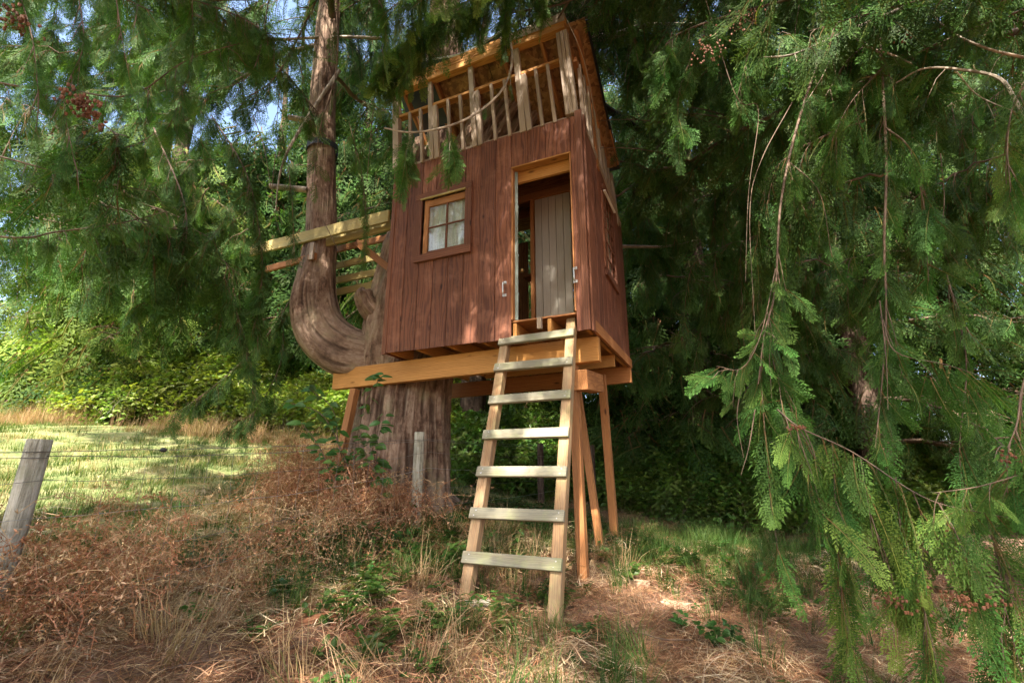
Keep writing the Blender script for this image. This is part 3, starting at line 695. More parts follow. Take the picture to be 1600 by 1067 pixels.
# right side of the deck
for k, v in enumerate((.17, .34, .52, .78, .97, 1.16, 1.40)):
    hb('baluster', (.01, v, 3.78 - .19 * v), (.03, v - .01, 4.66 - .04 * v), .045, .04, M['weathered'], nrm=(1, 0, 0))
for v, t in ((.66, 4.55), (1.27, 4.15), (1.72, 3.95)): hb('deck_post', (.0, v, 3.68 - .19 * v), (.04, v - .02, t + .2), .09, .05, M['orange'] if v < .7 else M['weathered'], nrm=(1, 0, 0))
hb('top_rail', (.05, .06, 4.66), (.04, 1.75, 4.35), .085, .04, M['orange'], nrm=(1, 0, 0))
hb('bottom_rail', (.0, .06, 3.80), (.0, 1.93, 3.45), .04, .08, M['weathered'], nrm=(0, 0, 1))
hb('side_plate', (.15, .05, 5.06), (.10, .62, 4.62), .12, .04, M['orange'], nrm=(1, 0, 0))
# sloping OSB roof: high at the front, falling to the back
def roof_sheet(u0, u1, v0, v1, name, mat, off=0.0, t=.014, warp=0.0, lift=0.0):
    n = 14; V = []; 
    for s in (0, 1):
        for i in range(n):
            for j in range(6):
                u = u0 + (u1 - u0) * i / (n - 1); v = v0 + (v1 - v0) * j / 5
                z = 5.135 - .725 * v + lift * (1 - min(1, (v + .045) / .62)) ** 1.5 * (.62 + .38 * math.sin(u * 3.2)) + off + s * t + warp * math.sin(i * 1.1 + j) * (1 if s else .7)
                V.append(tuple(H(u, v, z)))
    N = n * 6; Q = []
    for i in range(n - 1):
        for j in range(5):
            a = i * 6 + j; Q.append((a, a + 1, a + 7, a + 6)); Q.append((N + a, N + a + 6, N + a + 7, N + a + 1))
    for i in range(n - 1):
        for j in (0, 5): a = i * 6 + j; Q.append((a, a + 6, N + a + 6, N + a))
    for j in range(5):
        for i in (0, n - 1): a = i * 6 + j; Q.append((a, a + 1, N + a + 1, N + a))
    return link(name, np_mesh(name, np.array(V), Q, mats=[mat]), house)
roof_sheet(-.10, 1.19, .0, 1.45, 'roof_sheet', M['osb']); roof_sheet(1.20, 1.95, .0, 1.45, 'roof_sheet', M['osb'])
roof_sheet(-.13, 2.02, .03, 1.50, 'roofing_felt', M['felt'], .017, .008, .004)
roof_sheet(.95, 2.62, -.03, .55, 'roofing_felt', M['felt'], .03, .006, .006, .27)
roof_sheet(.95, 2.62, -.045, -.032, 'drip_edge', M['drip'], .032, .010, 0, .27)
for u in (.02, .45, .95, 1.45, 1.95, 2.45):
    s = .13 * math.sin(min(max((u + .1) / 2.8, 0), 1) * 3.14)
    hb('rafter_tail', (u, .0, 5.30), (u, .05, 5.19), .085, .04, M['orange'], nrm=(1, 0, 0)) if u > .6 else None
    hb('rafter', (u, .04, 5.06), (u, 1.42, 4.06), .085, .04, M['orange'], nrm=(1, 0, 0))
hb('fascia_board', (-.12, 1.46, 4.12), (-.10, .80, 4.66), .10, .02, M['orange'], nrm=(1, 0, 0))
hb('wall_stud', (1.75, 1.0, 3.85), (1.95, 1.0, 4.55), .05, .04, M['amber'])
hb('wall_stud', (.25, .9, 3.85), (.38, .9, 4.6), .05, .04, M['orange'])
hb('deck_brace', (2.1, .5, 4.9), (1.75, .9, 3.9), .05, .04, M['amber'])
# cord from the roof corner down the side
tubes('cord', [(smooth_path([tuple(H(.13, -.07, 5.25)), tuple(H(-.03, .15, 4.7)), tuple(H(-.05, .55, 4.1)), tuple(H(-.05, 1.0, 3.62))], 16), .004)], house, M['cord'], 5)

# ================================================================== LADDER
lad = empty('ladder', (-.1, 3.75, -.98), label='wooden ladder of seven grey treads leading up to the treehouse doorway', cat='ladder')
def LP(u, v, z):
    p = hw(u, v, z); return Vector(p) - Vector(lad.location)
NL = Vector((-.4067, -.9135, 0)); UL = Vector((-.9135, .4067, 0))
def lv(z): return .02 - .415 * (1.42 - z)
def lu(z): return .165 - .046 * (1.42 - z)
zt, zb = 1.53, -1.06
nl = (UL.cross(LP(0, lv(1), 1) - LP(0, lv(0), 0))).normalized()
if nl.y > 0: nl = -nl
for du, zb_ in ((.045, -1.10), (.755, -.96)):
    a, b_ = LP(lu(zb_) + du, lv(zb_) + .065, zb_), LP(lu(zt) + du, lv(zt) + .065, zt)
    bar('ladder_rail', a, b_, .089, .089, M['rail'], lad, nl, b=.005)
for z in (1.40, 1.093, .752, .412, .089, -.238, -.556):
    zc = z - .045; sk = jit(.004)
    tr_ = bar('tread', LP(lu(zc) - .005, lv(zc), zc + sk), LP(lu(zc) + .805, lv(zc), zc - sk), .089, .036, M['tread'], lad, nl, b=.004)
    for sx in (-.355, .355): bar('screw', (sx + jit(.01), .02 + jit(.006), .0178), (sx + .008, .02, .0178), .008, .003, M['metal'], tr_, (0, 0, 1), b=0); bar('screw', (sx - .012, -.02, .0178), (sx - .004, -.02 + jit(.004), .0178), .008, .003, M['metal'], tr_, (0, 0, 1), b=0)

# ================================================================== CEDARS
def trunk_obj(parent, path, rad, ns, nl_, amp, seed, mat, name='trunk', bump=.1, k1=26, k2=60, extra=None):
    P = smooth_path(path, nl_); r = np.interp(np.linspace(0, 1, nl_), np.linspace(0, 1, len(rad)), rad)
    base = ridges(seed, amp, k1, k2, bump)
    f = base if extra is None else (lambda th, l, rr: base(th, l, rr) + extra(th, l, rr))
    V, Q, U = tube_arrays(P, r, ns, f)
    V = V - np.array(parent.location); me = np_mesh(name, V, Q, uv=U, smooth=True, mats=[mat])
    a = me.attributes.new('ridge', 'FLOAT', 'POINT'); a.data.foreach_set('value', np.clip(base.h, 0, 1).astype(np.float32).ravel())
    return link(name, me, parent)

class Fol:
    """collects wood polylines and spray placements"""
    def __init__(s, seed): s.W = []; s.P = []; s.D = []; s.N = []; s.S = []; s.g = np.random.default_rng(seed)
    def spray(s, p, d, n, sc): s.P.append(p); s.D.append(d); s.N.append(n); s.S.append(sc)
    def hang(s, path, dens, size, down=.8, spread=.5, r0=.004, sub=True, branch=.35):
        """sprays along a bough axis, with small side twigs"""
        g = s.g; seg = np.diff(path, axis=0); L = np.linalg.norm(seg, axis=1).sum(); n = max(2, int(L * dens)); k = len(path) - 1
        for i in range(n):
            u = (i + g.uniform(0, 1)) / n * k; a = min(int(u), k - 1); p = path[a] + seg[a] * (u - a); t = seg[a] / (np.linalg.norm(seg[a]) + 1e-9)
            sd_ = np.cross(t, (0, 0, 1)); sd_ /= np.linalg.norm(sd_) + 1e-6; q = g.choice([-1, 1])
            d = t * g.uniform(.1, .8) + sd_ * q * g.uniform(.2, 1) * spread * 1.6 + np.array([0, 0, -1]) * down * g.uniform(.5, 1.5)
            d /= np.linalg.norm(d)
            nn = np.array([g.normal() * .7, g.normal() * .7 - .3, .9 - down * .5])
            if branch > 0 and g.uniform() < branch:
                l = size * g.uniform(.4, 1.0); e = p + d * l * .5 + np.array([0, 0, .04 * l]); f = p + d * l + np.array([0, 0, -.25 * l])
                s.W.append((np.array([p, e, f]), np.array([r0, r0 * .7, r0 * .4])))
                for _ in range(3):
                    uu = g.uniform(.3, 1); d2 = d + g.normal(size=3) * .45 + np.array([0, 0, -.45 * down]); s.spray(p + (f - p) * uu, d2, nn + g.normal(size=3) * .4, size * g.uniform(.5, 1.0) * 2)
            else: s.spray(p, d, nn, size * g.uniform(.6, 1.15) * 2)
    def bough(s, p0, az, L, rise=.15, droop=.5, dens=9, size=.5, r=.04, down=.8, sec=.22, seclen=.42, up=.0):
        g = s.g; n = 12; t = np.linspace(0, 1, n)
        dx, dy = math.sin(az), math.cos(az); bend = g.uniform(-.25, .25) * L
        P = np.stack([p0[0] + dx * L * t + dy * bend * t * t, p0[1] + dy * L * t - dx * bend * t * t, p0[2] + L * (rise * t - droop * t ** 2 + up * t ** 4)], 1)
        P[1:] += g.normal(size=(n - 1, 3)) * .02 * L * .5; s.W.append((P, r * (1 - .85 * t) + .003))
        ns_ = int(L / sec)
        for i in range(ns_):
            u = (.12 + .88 * (i + g.uniform(0, .9)) / ns_) * (n - 1); a = min(int(u), n - 2); q = P[a] + (P[a + 1] - P[a]) * (u - a); tt = u / (n - 1)
            sg = 1 if i % 2 else -1; a2 = az + sg * R(g.uniform(35, 70)); l = L * seclen * (1 - .65 * tt) * g.uniform(.6, 1.2)
            v = np.linspace(0, 1, 6)[:, None]; o = np.array([math.sin(a2), math.cos(a2), 0])
            S_ = q + o * l * v + np.array([0, 0, 1]) * l * (.08 * v - .55 * droop * 1.4 * v ** 2 * g.uniform(.5, 1.6))
            s.W.append((S_, np.linspace(r * .3, .003, 6))); s.hang(S_, dens, size, down, branch=.15, r0=.003)
        s.hang(P[6:], dens, size, down, branch=.1, r0=.003)
    def weep(s, p0, az, L, ns_=6, sl=.8, size=.26, dens=18, r=.012, rise=.1, droop=.35, spread=.35, down=1.1):
        g = s.g; n = 14; t = np.linspace(0, 1, n); dx, dy = math.sin(az), math.cos(az)
        P = np.stack([p0[0] + dx * L * t, p0[1] + dy * L * t, p0[2] + L * (rise * t - droop * t * t)], 1); P[1:-1] += g.normal(size=(n - 2, 3)) * .012 * L
        s.W.append((P, r * (1 - .8 * t) + .002)); s.hang(P[3:], dens * .7, size, down * .7, spread * 1.3, .003, branch=.25)
        for i in range(ns_):
            u = (.15 + .85 * (i + g.uniform(0, .9)) / ns_) * (n - 1); a = min(int(u), n - 2); q = P[a] + (P[a + 1] - P[a]) * (u - a); l = sl * g.uniform(.45, 1.2)
            a2 = az + g.uniform(-1, 1) * 1.1; v = np.linspace(0, 1, 8)[:, None]; o = np.array([math.sin(a2), math.cos(a2), 0])
            S_ = q + o * l * .45 * v ** .8 + np.array([0, 0, -1]) * l * v ** 1.5; s.W.append((S_, np.linspace(.004, .0018, 8))); s.hang(S_, dens, size, down, spread, .002, branch=.12)
    def fill(s, x, y, zlo, zhi, Rlo, Rhi, n, size):
        g = s.g
        for _ in range(n):
            t = g.uniform(0, 1); z = zlo + (zhi - zlo) * t; rr = (Rlo + (Rhi - Rlo) * t) * math.sqrt(g.uniform(.02, 1)); a = g.uniform(0, 6.283)
            d = np.array([math.sin(a) * .6, math.cos(a) * .6, 0]) + g.normal(size=3) * .3 + np.array([0, 0, -.8])
            s.spray(np.array([x + rr * math.sin(a), y + rr * math.cos(a), z]), d, np.array([g.normal() * .8, g.normal() * .8, .6]), size * g.uniform(.8, 1.5))
    def emit(s, parent, coll, nt, woodname='bough', folname='foliage', woodmat=None, child=True, ns=4, fmats=(), skip=None):
        off = np.array(parent.location)
        w = None
        if s.W: w = tubes(woodname, [(P - off, r) for P, r in s.W], parent, woodmat or M['twig'], ns)
        if s.P:
            P = np.array(s.P); D = np.array(s.D); N_ = np.array(s.N); S_ = np.array(s.S)
            if skip is not None:
                k = ~skip(P); P, D, N_, S_ = P[k], D[k], N_[k], S_[k]
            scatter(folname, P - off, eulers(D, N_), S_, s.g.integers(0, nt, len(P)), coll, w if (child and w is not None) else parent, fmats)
        return w

# keep-out: foliage never crosses the house body, the deck or the air right before the lens
Rm = np.array([[math.cos(R(24)), -math.sin(R(24))], [math.sin(R(24)), math.cos(R(24))]])
def in_house(P, m=.25):
    q = (P[:, :2] - np.array([CX, CY])) @ Rm.T; u, v = -q[:, 0], q[:, 1]
    return (u > -m) & (u < 2.5 + m) & (v > -m * 1.6) & (v < 1.9 + m) & (P[:, 2] < 5.5)
def sight_to_house(P, far=5.2):
    """would this hide the house front, ladder or stem from where one looks at it?"""
    Y = P[:, 1] * math.cos(PITCH) + P[:, 2] * math.sin(PITCH); Zv = -P[:, 1] * math.sin(PITCH) + P[:, 2] * math.cos(PITCH)
    Ys = np.maximum(Y, .01); px = 800 + 765 * P[:, 0] / Ys; py = 533.5 - 765 * Zv / Ys
    a = (Y > 0) & (P[:, 1] < far)
    return a, px, py
def skip_front(P):
    a, px, py = sight_to_house(P)
    near = (Y_(P) < 2.2) & (Y_(P) > 0) & (px > -300) & (px < 1900) & (py > -250)
    core = (px > 395) & (px < 1050) & (py > 70)
    low = (py > 430) & (px > -50) & (px < 1650)
    return in_house(P) | (a & (core | low)) | near
def Y_(P): return P[:, 1] * math.cos(PITCH) + P[:, 2] * math.sin(PITCH)

# --- the big cedar the house is built round
big = empty('cedar_tree', (-1.45, 6.5, -.55), label='massive old western red cedar with fibrous bark, its trunk rising behind and through the treehouse', cat='tree')
flare = lambda th, l, rr: np.exp(-l / .55) * rr * (.38 + .16 * np.sin(th * 5 + .7) + .1 * np.sin(th * 3))
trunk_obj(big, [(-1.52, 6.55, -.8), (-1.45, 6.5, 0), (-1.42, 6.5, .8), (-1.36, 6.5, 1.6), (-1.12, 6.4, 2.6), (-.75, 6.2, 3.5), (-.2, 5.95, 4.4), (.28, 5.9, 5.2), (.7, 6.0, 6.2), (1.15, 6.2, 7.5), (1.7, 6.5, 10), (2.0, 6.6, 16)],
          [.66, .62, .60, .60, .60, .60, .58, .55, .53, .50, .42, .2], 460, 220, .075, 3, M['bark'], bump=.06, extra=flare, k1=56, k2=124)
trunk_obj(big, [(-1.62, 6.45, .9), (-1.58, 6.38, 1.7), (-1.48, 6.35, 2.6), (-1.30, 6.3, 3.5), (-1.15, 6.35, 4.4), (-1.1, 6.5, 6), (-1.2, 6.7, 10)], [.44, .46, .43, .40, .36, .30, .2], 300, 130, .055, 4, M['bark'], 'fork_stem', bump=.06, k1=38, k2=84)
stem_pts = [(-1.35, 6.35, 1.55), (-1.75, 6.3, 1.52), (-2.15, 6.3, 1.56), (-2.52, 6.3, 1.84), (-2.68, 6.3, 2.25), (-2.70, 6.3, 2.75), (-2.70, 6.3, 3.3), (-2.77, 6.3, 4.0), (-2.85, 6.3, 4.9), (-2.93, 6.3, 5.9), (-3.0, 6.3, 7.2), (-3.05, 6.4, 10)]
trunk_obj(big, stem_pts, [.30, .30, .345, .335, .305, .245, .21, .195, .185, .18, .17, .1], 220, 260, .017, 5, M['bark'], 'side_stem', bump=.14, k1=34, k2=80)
# broken stub in the crook and the strap
trunk_obj(big, [(-1.70, 6.2, 2.0), (-1.86, 6.05, 2.14), (-1.95, 6.0, 2.32), (-1.955, 6.0, 2.34)], [.16, .13, .115, .01], 70, 40, .04, 8, M['bark'], 'broken_stub', bump=.2, k1=14, k2=30)
V, Q, U = tube_arrays([(-2.838, 6.3, 4.68), (-2.843, 6.3, 4.78)], .222, 32); link('strap', np_mesh('strap', V - np.array(big.location), Q, mats=[M['black']], smooth=True), big)
# roots
for a, l in ((2.4, .9), (3.6, 1.0), (4.6, .8), (.6, .8), (5.6, .9)):
    p = np.array([-1.5, 6.5, 0]); d = np.array([math.cos(a), math.sin(a), 0]); pts = []
    for r_ in (.45, .7, .95, .5 + l): q = p + d * r_; pts.append((q[0], q[1], float(ground_z(q[0], q[1])) + .22 - .3 * (r_ - .45) / l))
    trunk_obj(big, pts, [.2, .14, .09, .03], 16, 12, .02, int(a * 10), M['bark'], 'root', k1=6, k2=16)
# dead stubs on the side stem
for y, z, l in ((6.2, 3.98, -.5), (6.15, 5.1, -.35)):
    tubes('dead_branch', [(np.array([(-2.95, y, z), (-2.95 + l, y - .08, z + .01)]) - np.array(big.location), [.045, .04])], big, M['limb'], 8)
gB = np.random.default_rng(99)
def big_bough(p0, az, L, seed, **k):
    f = Fol(seed); kw = dict(rise=.12, droop=.45, dens=9, size=.42, r=.05); kw.update(k); f.bough(np.array(p0), az, L, **kw); return f
specs = []
for i in range(22):                                   # upper boughs all round
    z = 6.3 + i * .33; az = i * 2.4 + .4; tr = np.array([.6 + .12 * (z - 6.2), 6.4, z]) if i % 2 else np.array([-3.0, 6.35, z])
    specs.append((tr, az, gB.uniform(2.6, 4.6), 100 + i))
for i in range(9): specs.append((np.array([.5 if i % 2 else -2.8, 6.0, 6.9 + i * .35]), R(180) + gB.uniform(-.5, .5), gB.uniform(4.6, 6.4), 140 + i))  # high boughs toward the viewer, added to shade the house front
for p0, az, L, sd_ in specs:
    big_bough(p0, az, L, sd_, rise=.1, droop=.42).emit(big, T_mid, 5, skip=skip_front)
# ---- second, third ... cedars: trunk + boughs all the way down
def cedar(loc, H_, r, label, seed, zlow, zhigh, n, L0, L1, coll=None, nt=4, size=.5, dens=6, azr=None, droop=.5, rise=.1, skip=skip_front, cat='tree', group=None, sec=.32, mat=None, nfill=1500, fs_=1.25):
    z0 = float(ground_z(loc[0], loc[1])); e = empty('cedar_tree', (loc[0], loc[1], z0), label=label, cat=cat, group=group); g = np.random.default_rng(seed)
    wob = g.uniform(-.25, .25, (4, 2))
    trunk_obj(e, [(loc[0], loc[1], z0 - .3), (loc[0] + wob[0, 0] * .3, loc[1], z0 + H_ * .2), (loc[0] + wob[1, 0], loc[1] + wob[1, 1], z0 + H_ * .6), (loc[0] + wob[2, 0], loc[1], z0 + H_)], [r * 1.25, r, r * .7, r * .15], 40, 50, r * .1, seed, M['bark2'], bump=.06)
    f = Fol(seed)
    for i in range(n):
        z = zlow + (zhigh - zlow) * i / n + g.uniform(-.1, .1); az = (i * 2.39996 + g.uniform(-.3, .3)) if azr is None else g.uniform(*azr)
        tt = (z - zlow) / max(.1, (zhigh - zlow)); L = (L0 + (L1 - L0) * tt) * g.uniform(.75, 1.2)
        f.bough(np.array([loc[0], loc[1], z]), az, L, rise, droop * g.uniform(.7, 1.3), dens, size, .035 * L / 3, .7, sec)
    f.fill(loc[0], loc[1], zlow - .2, zhigh, L0 * .8, L1 * .9, nfill, fs_)
    f.emit(e, coll or T_far, nt, 'boughs', 'crown', child=False, skip=skip)
    return e
# behind, left
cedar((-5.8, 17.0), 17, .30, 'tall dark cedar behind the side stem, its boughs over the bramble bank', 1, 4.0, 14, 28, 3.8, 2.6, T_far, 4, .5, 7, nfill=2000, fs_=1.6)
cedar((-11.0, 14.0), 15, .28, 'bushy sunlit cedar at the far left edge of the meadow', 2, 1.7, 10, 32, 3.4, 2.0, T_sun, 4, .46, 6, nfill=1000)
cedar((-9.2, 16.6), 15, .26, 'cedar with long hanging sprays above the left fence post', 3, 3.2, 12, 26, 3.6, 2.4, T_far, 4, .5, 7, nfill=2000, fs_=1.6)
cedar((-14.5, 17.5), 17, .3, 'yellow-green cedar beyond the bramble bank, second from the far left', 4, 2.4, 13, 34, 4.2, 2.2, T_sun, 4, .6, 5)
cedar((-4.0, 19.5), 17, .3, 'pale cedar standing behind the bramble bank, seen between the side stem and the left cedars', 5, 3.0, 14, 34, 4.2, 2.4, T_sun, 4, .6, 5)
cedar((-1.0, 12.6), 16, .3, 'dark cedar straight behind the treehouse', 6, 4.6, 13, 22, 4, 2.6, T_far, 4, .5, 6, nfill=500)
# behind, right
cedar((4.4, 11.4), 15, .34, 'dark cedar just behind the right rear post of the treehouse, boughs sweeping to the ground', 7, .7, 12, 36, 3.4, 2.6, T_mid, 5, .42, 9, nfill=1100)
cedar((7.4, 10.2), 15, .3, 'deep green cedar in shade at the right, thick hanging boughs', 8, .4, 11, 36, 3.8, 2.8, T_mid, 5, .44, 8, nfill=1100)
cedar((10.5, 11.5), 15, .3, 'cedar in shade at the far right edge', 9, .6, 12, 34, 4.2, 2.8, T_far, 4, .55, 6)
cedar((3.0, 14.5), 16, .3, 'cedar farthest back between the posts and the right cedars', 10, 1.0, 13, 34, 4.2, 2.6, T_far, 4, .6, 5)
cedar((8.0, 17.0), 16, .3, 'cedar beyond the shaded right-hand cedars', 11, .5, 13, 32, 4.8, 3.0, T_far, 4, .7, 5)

# ---- near cedar at the right whose boughs hang into the picture
def bough_px(parent, pts, rad, seed, dens=14, size=.22, down=1.0, coll=None, nt=6, spread=.35, woodmat=None, twig=.3, rb=None, extra=()):
    """a bough laid through real places (photo pixel + metres ahead)"""
    P = smooth_path([at(*p) for p in pts], 28); f = Fol(seed)
    n = len(P); f.W.append((P, np.linspace(rad, rad * .3 if rb is None else rb, n)))
    if dens: f.hang(P, dens, size, down, spread, .004, branch=twig)
    for q in extra:
        E_ = smooth_path([at(*p) for p in q[0]], 14); f.W.append((E_, np.linspace(q[1], q[1] * .4, 14)))
        if q[2]: f.hang(E_, q[2], q[3] if len(q) > 3 else size, q[4] if len(q) > 4 else down, spread, .003, branch=twig)
    return f.emit(parent, coll or T_near, nt, woodmat=woodmat or M['twig'], ns=6)
zr = float(ground_z(5.6, 3.4)); nearR = empty('cedar_tree', (5.6, 3.4, zr), label='near cedar whose long weeping sprays fill the right side of the view', cat='tree')
trunk_obj(nearR, [(5.6, 3.4, zr - .3), (5.6, 3.4, 2), (5.5, 3.4, 6), (5.4, 3.4, 12)], [.5, .42, .36, .15], 40, 40, .04, 33, M['bark2'])
V = 'twig'
# low bough with curtains, bottom right
bough_px(nearR, [(1215, 640, 3.3), (1250, 668, 3.2), (1330, 705, 3.0), (1440, 775, 2.8), (1530, 800, 2.7), (1700, 830, 2.6)], .006, 201, 15, .40, 1.3, T_neary, 5, .25, extra=[
    ([(1245, 670, 3.2), (1262, 730, 3.2), (1270, 800, 3.2)], .003, 15, .42), ([(1300, 690, 3.1), (1305, 770, 3.1), (1310, 880, 3.1), (1325, 990, 3.1)], .003, 18, .42),
    ([(1345, 715, 3.0), (1360, 800, 3.0), (1390, 880, 3.0)], .003, 18, .42), ([(1400, 745, 2.9), (1410, 840, 2.9), (1440, 930, 2.9), (1450, 1010, 2.9)], .003, 19, .42),
    ([(1470, 785, 2.8), (1490, 860, 2.8), (1530, 930, 2.8)], .003, 19, .42), ([(1540, 800, 2.7), (1560, 880, 2.7), (1570, 960, 2.7), (1560, 1010, 2.7)], .003, 18, .42),
    ([(1600, 740, 2.6), (1530, 760, 2.6), (1460, 770, 2.5)], .004, 20, .18, .5)])
# vertical leaders
bough_px(nearR, [(1290, 60, 3.7), (1245, 200, 3.6), (1220, 320, 3.5), (1212, 450, 3.5), (1195, 520, 3.4), (1185, 600, 3.4)], .013, 202, 9, .34, 1.1, extra=[
    ([(1212, 420, 3.5), (1190, 520, 3.4), (1160, 575, 3.3), (1120, 572, 3.3)], .004, 14, .26, .6), ([(1200, 500, 3.4), (1210, 570, 3.4), (1245, 640, 3.3)], .004, 18, .38),
    ([(1190, 600, 3.4), (1196, 680, 3.4), (1205, 800, 3.4)], .003, 13, .40, 1.4), ([(1230, 250, 3.6), (1280, 300, 3.5), (1300, 400, 3.5)], .005, 11, .36)], woodmat=M['twig'])
bough_px(nearR, [(1375, 60, 3.4), (1385, 240, 3.3), (1382, 380, 3.3), (1385, 480, 3.3), (1380, 580, 3.3), (1368, 700, 3.3)], .012, 203, 11, .36, 1.1, extra=[
    ([(1385, 200, 3.3), (1420, 230, 3.2), (1440, 300, 3.2), (1450, 360, 3.2)], .006, 18, .42, .9), ([(1380, 500, 3.3), (1400, 550, 3.2), (1480, 570, 3.1), (1540, 590, 3.1)], .004, 13, .36, 1.0),
    ([(1385, 100, 3.3), (1330, 160, 3.3), (1300, 220, 3.3)], .006, 15, .38)])
bough_px(nearR, [(1480, 430, 3.9), (1510, 560, 3.9), (1500, 700, 3.9), (1510, 800, 3.9)], .008, 204, 13, .40, 1.2)
bough_px(nearR, [(1640, 480, 2.6), (1600, 600, 2.6), (1590, 660, 2.6), (1575, 700, 2.6)], .008, 205, 12, .36, 1.1)
bough_px(nearR, [(1700, 60, 2.5), (1640, 100, 2.6), (1590, 150, 2.7), (1575, 220, 2.7), (1580, 300, 2.7)], .008, 206, 14, .36, 1.1, T_neary, 5)
# pale limbs, upper right
bough_px(nearR, [(1480, -60, 3.5), (1430, 0, 3.4), (1370, 30, 3.4), (1310, 55, 3.4), (1240, 85, 3.5), (1190, 90, 3.6)], .022, 207, 12, .24, .9, woodmat=M['limb'], extra=[
    ([(1325, 48, 3.4), (1360, 75, 3.3), (1392, 85, 3.3), (1425, 100, 3.2)], .014, 6), ([(1310, 55, 3.4), (1290, 110, 3.4), (1260, 160, 3.4)], .005, 22)])
bough_px(nearR, [(1720, 330, 2.7), (1600, 178, 2.9), (1565, 125, 3.0), (1510, 110, 3.1), (1445, 107, 3.2), (1400, 130, 3.3)], .018, 208, 5, .22, .9, woodmat=M['limb'], extra=[
    ([(1600, 90, 3.2), (1540, 75, 3.2), (1480, 45, 3.3), (1440, 0, 3.4)], .013, 8), ([(1495, 112, 3.1), (1530, 150, 3.1), (1600, 180, 3.0)], .006, 8)])
# upper mass between house and right edge
bough_px(nearR, [(1560, -80, 3.6), (1400, -40, 3.9), (1230, 0, 4.1), (1120, 30, 4.1), (1050, 60, 4.1), (1030, 100, 4.1)], .02, 209, 18, .38, .8, extra=[
    ([(1180, 10, 4.1), (1170, 80, 4.0), (1150, 160, 4.0)], .005, 17, .4), ([(1110, 30, 4.1), (1080, 90, 4.0), (1060, 150, 4.0), (1060, 210, 4.0)], .005, 17, .4), ([(1050, 50, 4.1), (1040, 100, 4.1), (1035, 140, 4.1)], .005, 26),
    ([(1250, 0, 4.1), (1240, 80, 4.1), (1250, 150, 4.1)], .005, 15, .38)])
bough_px(nearR, [(1760, -40, 3.2), (1600, -10, 3.5), (1520, 10, 3.7), (1450, 30, 3.8), (1340, 80, 3.9), (1290, 150, 3.9)], .02, 210, 15, .38, .8)
# dangling bare twigs
for k, pts in enumerate(([(1100, -10, 3.8), (1150, 150, 3.8), (1185, 170, 3.8), (1170, 300, 3.7), (1165, 440, 3.7)], [(1238, 160, 3.6), (1190, 250, 3.6), (1172, 330, 3.6), (1180, 520, 3.5)],
                         [(1162, 590, 3.4), (1152, 650, 3.4), (1162, 715, 3.4)], [(1470, 240, 3.3), (1475, 330, 3.3), (1450, 430, 3.3)], [(1180, 640, 3.3), (1170, 700, 3.3), (1158, 742, 3.3)], [(1375, 470, 3.2), (1385, 560, 3.2), (1388, 640, 3.2)])):
    bough_px(nearR, pts, .0045, 220 + k, 0)
# overhead boughs of the near right cedar, added to shade house and clearing
f = Fol(240)
for i in range(16):
    f.bough(np.array([5.5, 3.4, 3.6 + i * .42]), R(-90) + gB.uniform(-1.3, 1.2), gB.uniform(4.0, 6.2), .16, .22, 12, .42, .05, .7, .25)
f.emit(nearR, T_mid, 5, 'boughs', 'crown', child=False, skip=skip_front)

# ---- near cedar at the left: blurred sprays hanging into the top left corner
zl = float(ground_z(-5.2, .6)); nearL = empty('cedar_tree', (-5.2, .6, zl), label='near cedar at the left whose sprays with brown cones hang into the top left corner', cat='tree')
trunk_obj(nearL, [(-5.2, .6, zl - .3), (-5.2, .6, 2), (-5.1, .6, 6), (-5, .6, 12)], [.5, .42, .36, .15], 40, 40, .04, 34, M['bark2'])
bough_px(nearL, [(-420, -160, 1.6), (-150, -90, 1.7), (20, -40, 1.8), (150, -20, 1.9), (240, 20, 2.0)], .008, 301, 22, .17, .9, extra=[
    ([(20, -40, 1.8), (50, 60, 1.8), (60, 160, 1.8)], .003, 26, .15), ([(120, -20, 1.9), (130, 70, 1.9), (100, 150, 1.9), (115, 250, 1.9)], .003, 24, .15), ([(180, -10, 1.9), (190, 60, 1.9), (200, 110, 1.9)], .003, 26, .15)])
bough_px(nearL, [(-300, 60, 3.4), (0, 130, 3.4), (80, 135, 3.4), (200, 150, 3.3), (290, 95, 3.4), (390, 65, 3.5), (480, 58, 3.6)], .010, 302, 16, .22, .9)
bough_px(nearL, [(-200, -120, 3.2), (60, -60, 3.2), (230, -20, 3.3), (360, 20, 3.4), (430, 60, 3.5)], .012, 303, 26, .24, .8, extra=[([(300, 0, 3.3), (300, 90, 3.3), (270, 190, 3.3)], .004, 26)])
bough_px(nearL, [(-300, 330, 3.8), (0, 370, 3.9), (90, 362, 4.0), (190, 348, 4.1), (260, 330, 4.2)], .012, 304, 14, .25, .9)
bough_px(nearL, [(-200, 200, 3.9), (0, 245, 4.0), (130, 280, 4.1), (240, 300, 4.2)], .012, 305, 14, .25, .9)
bough_px(nearL, [(40, 300, 4.2), (110, 240, 4.2), (200, 230, 4.2), (255, 200, 4.3)], .01, 306, 14, .25, .9)
f = Fol(340)  # overhead boughs of the near left cedar, added for shade
for i in range(10):
    f.bough(np.array([-5.1, .6, 3.8 + i * .42]), R(80) + gB.uniform(-1.1, 1.4), gB.uniform(3.6, 5.8), .18, .22, 12, .42, .05, .7, .25)
f.emit(nearL, T_mid, 5, 'boughs', 'crown', child=False, skip=skip_front)

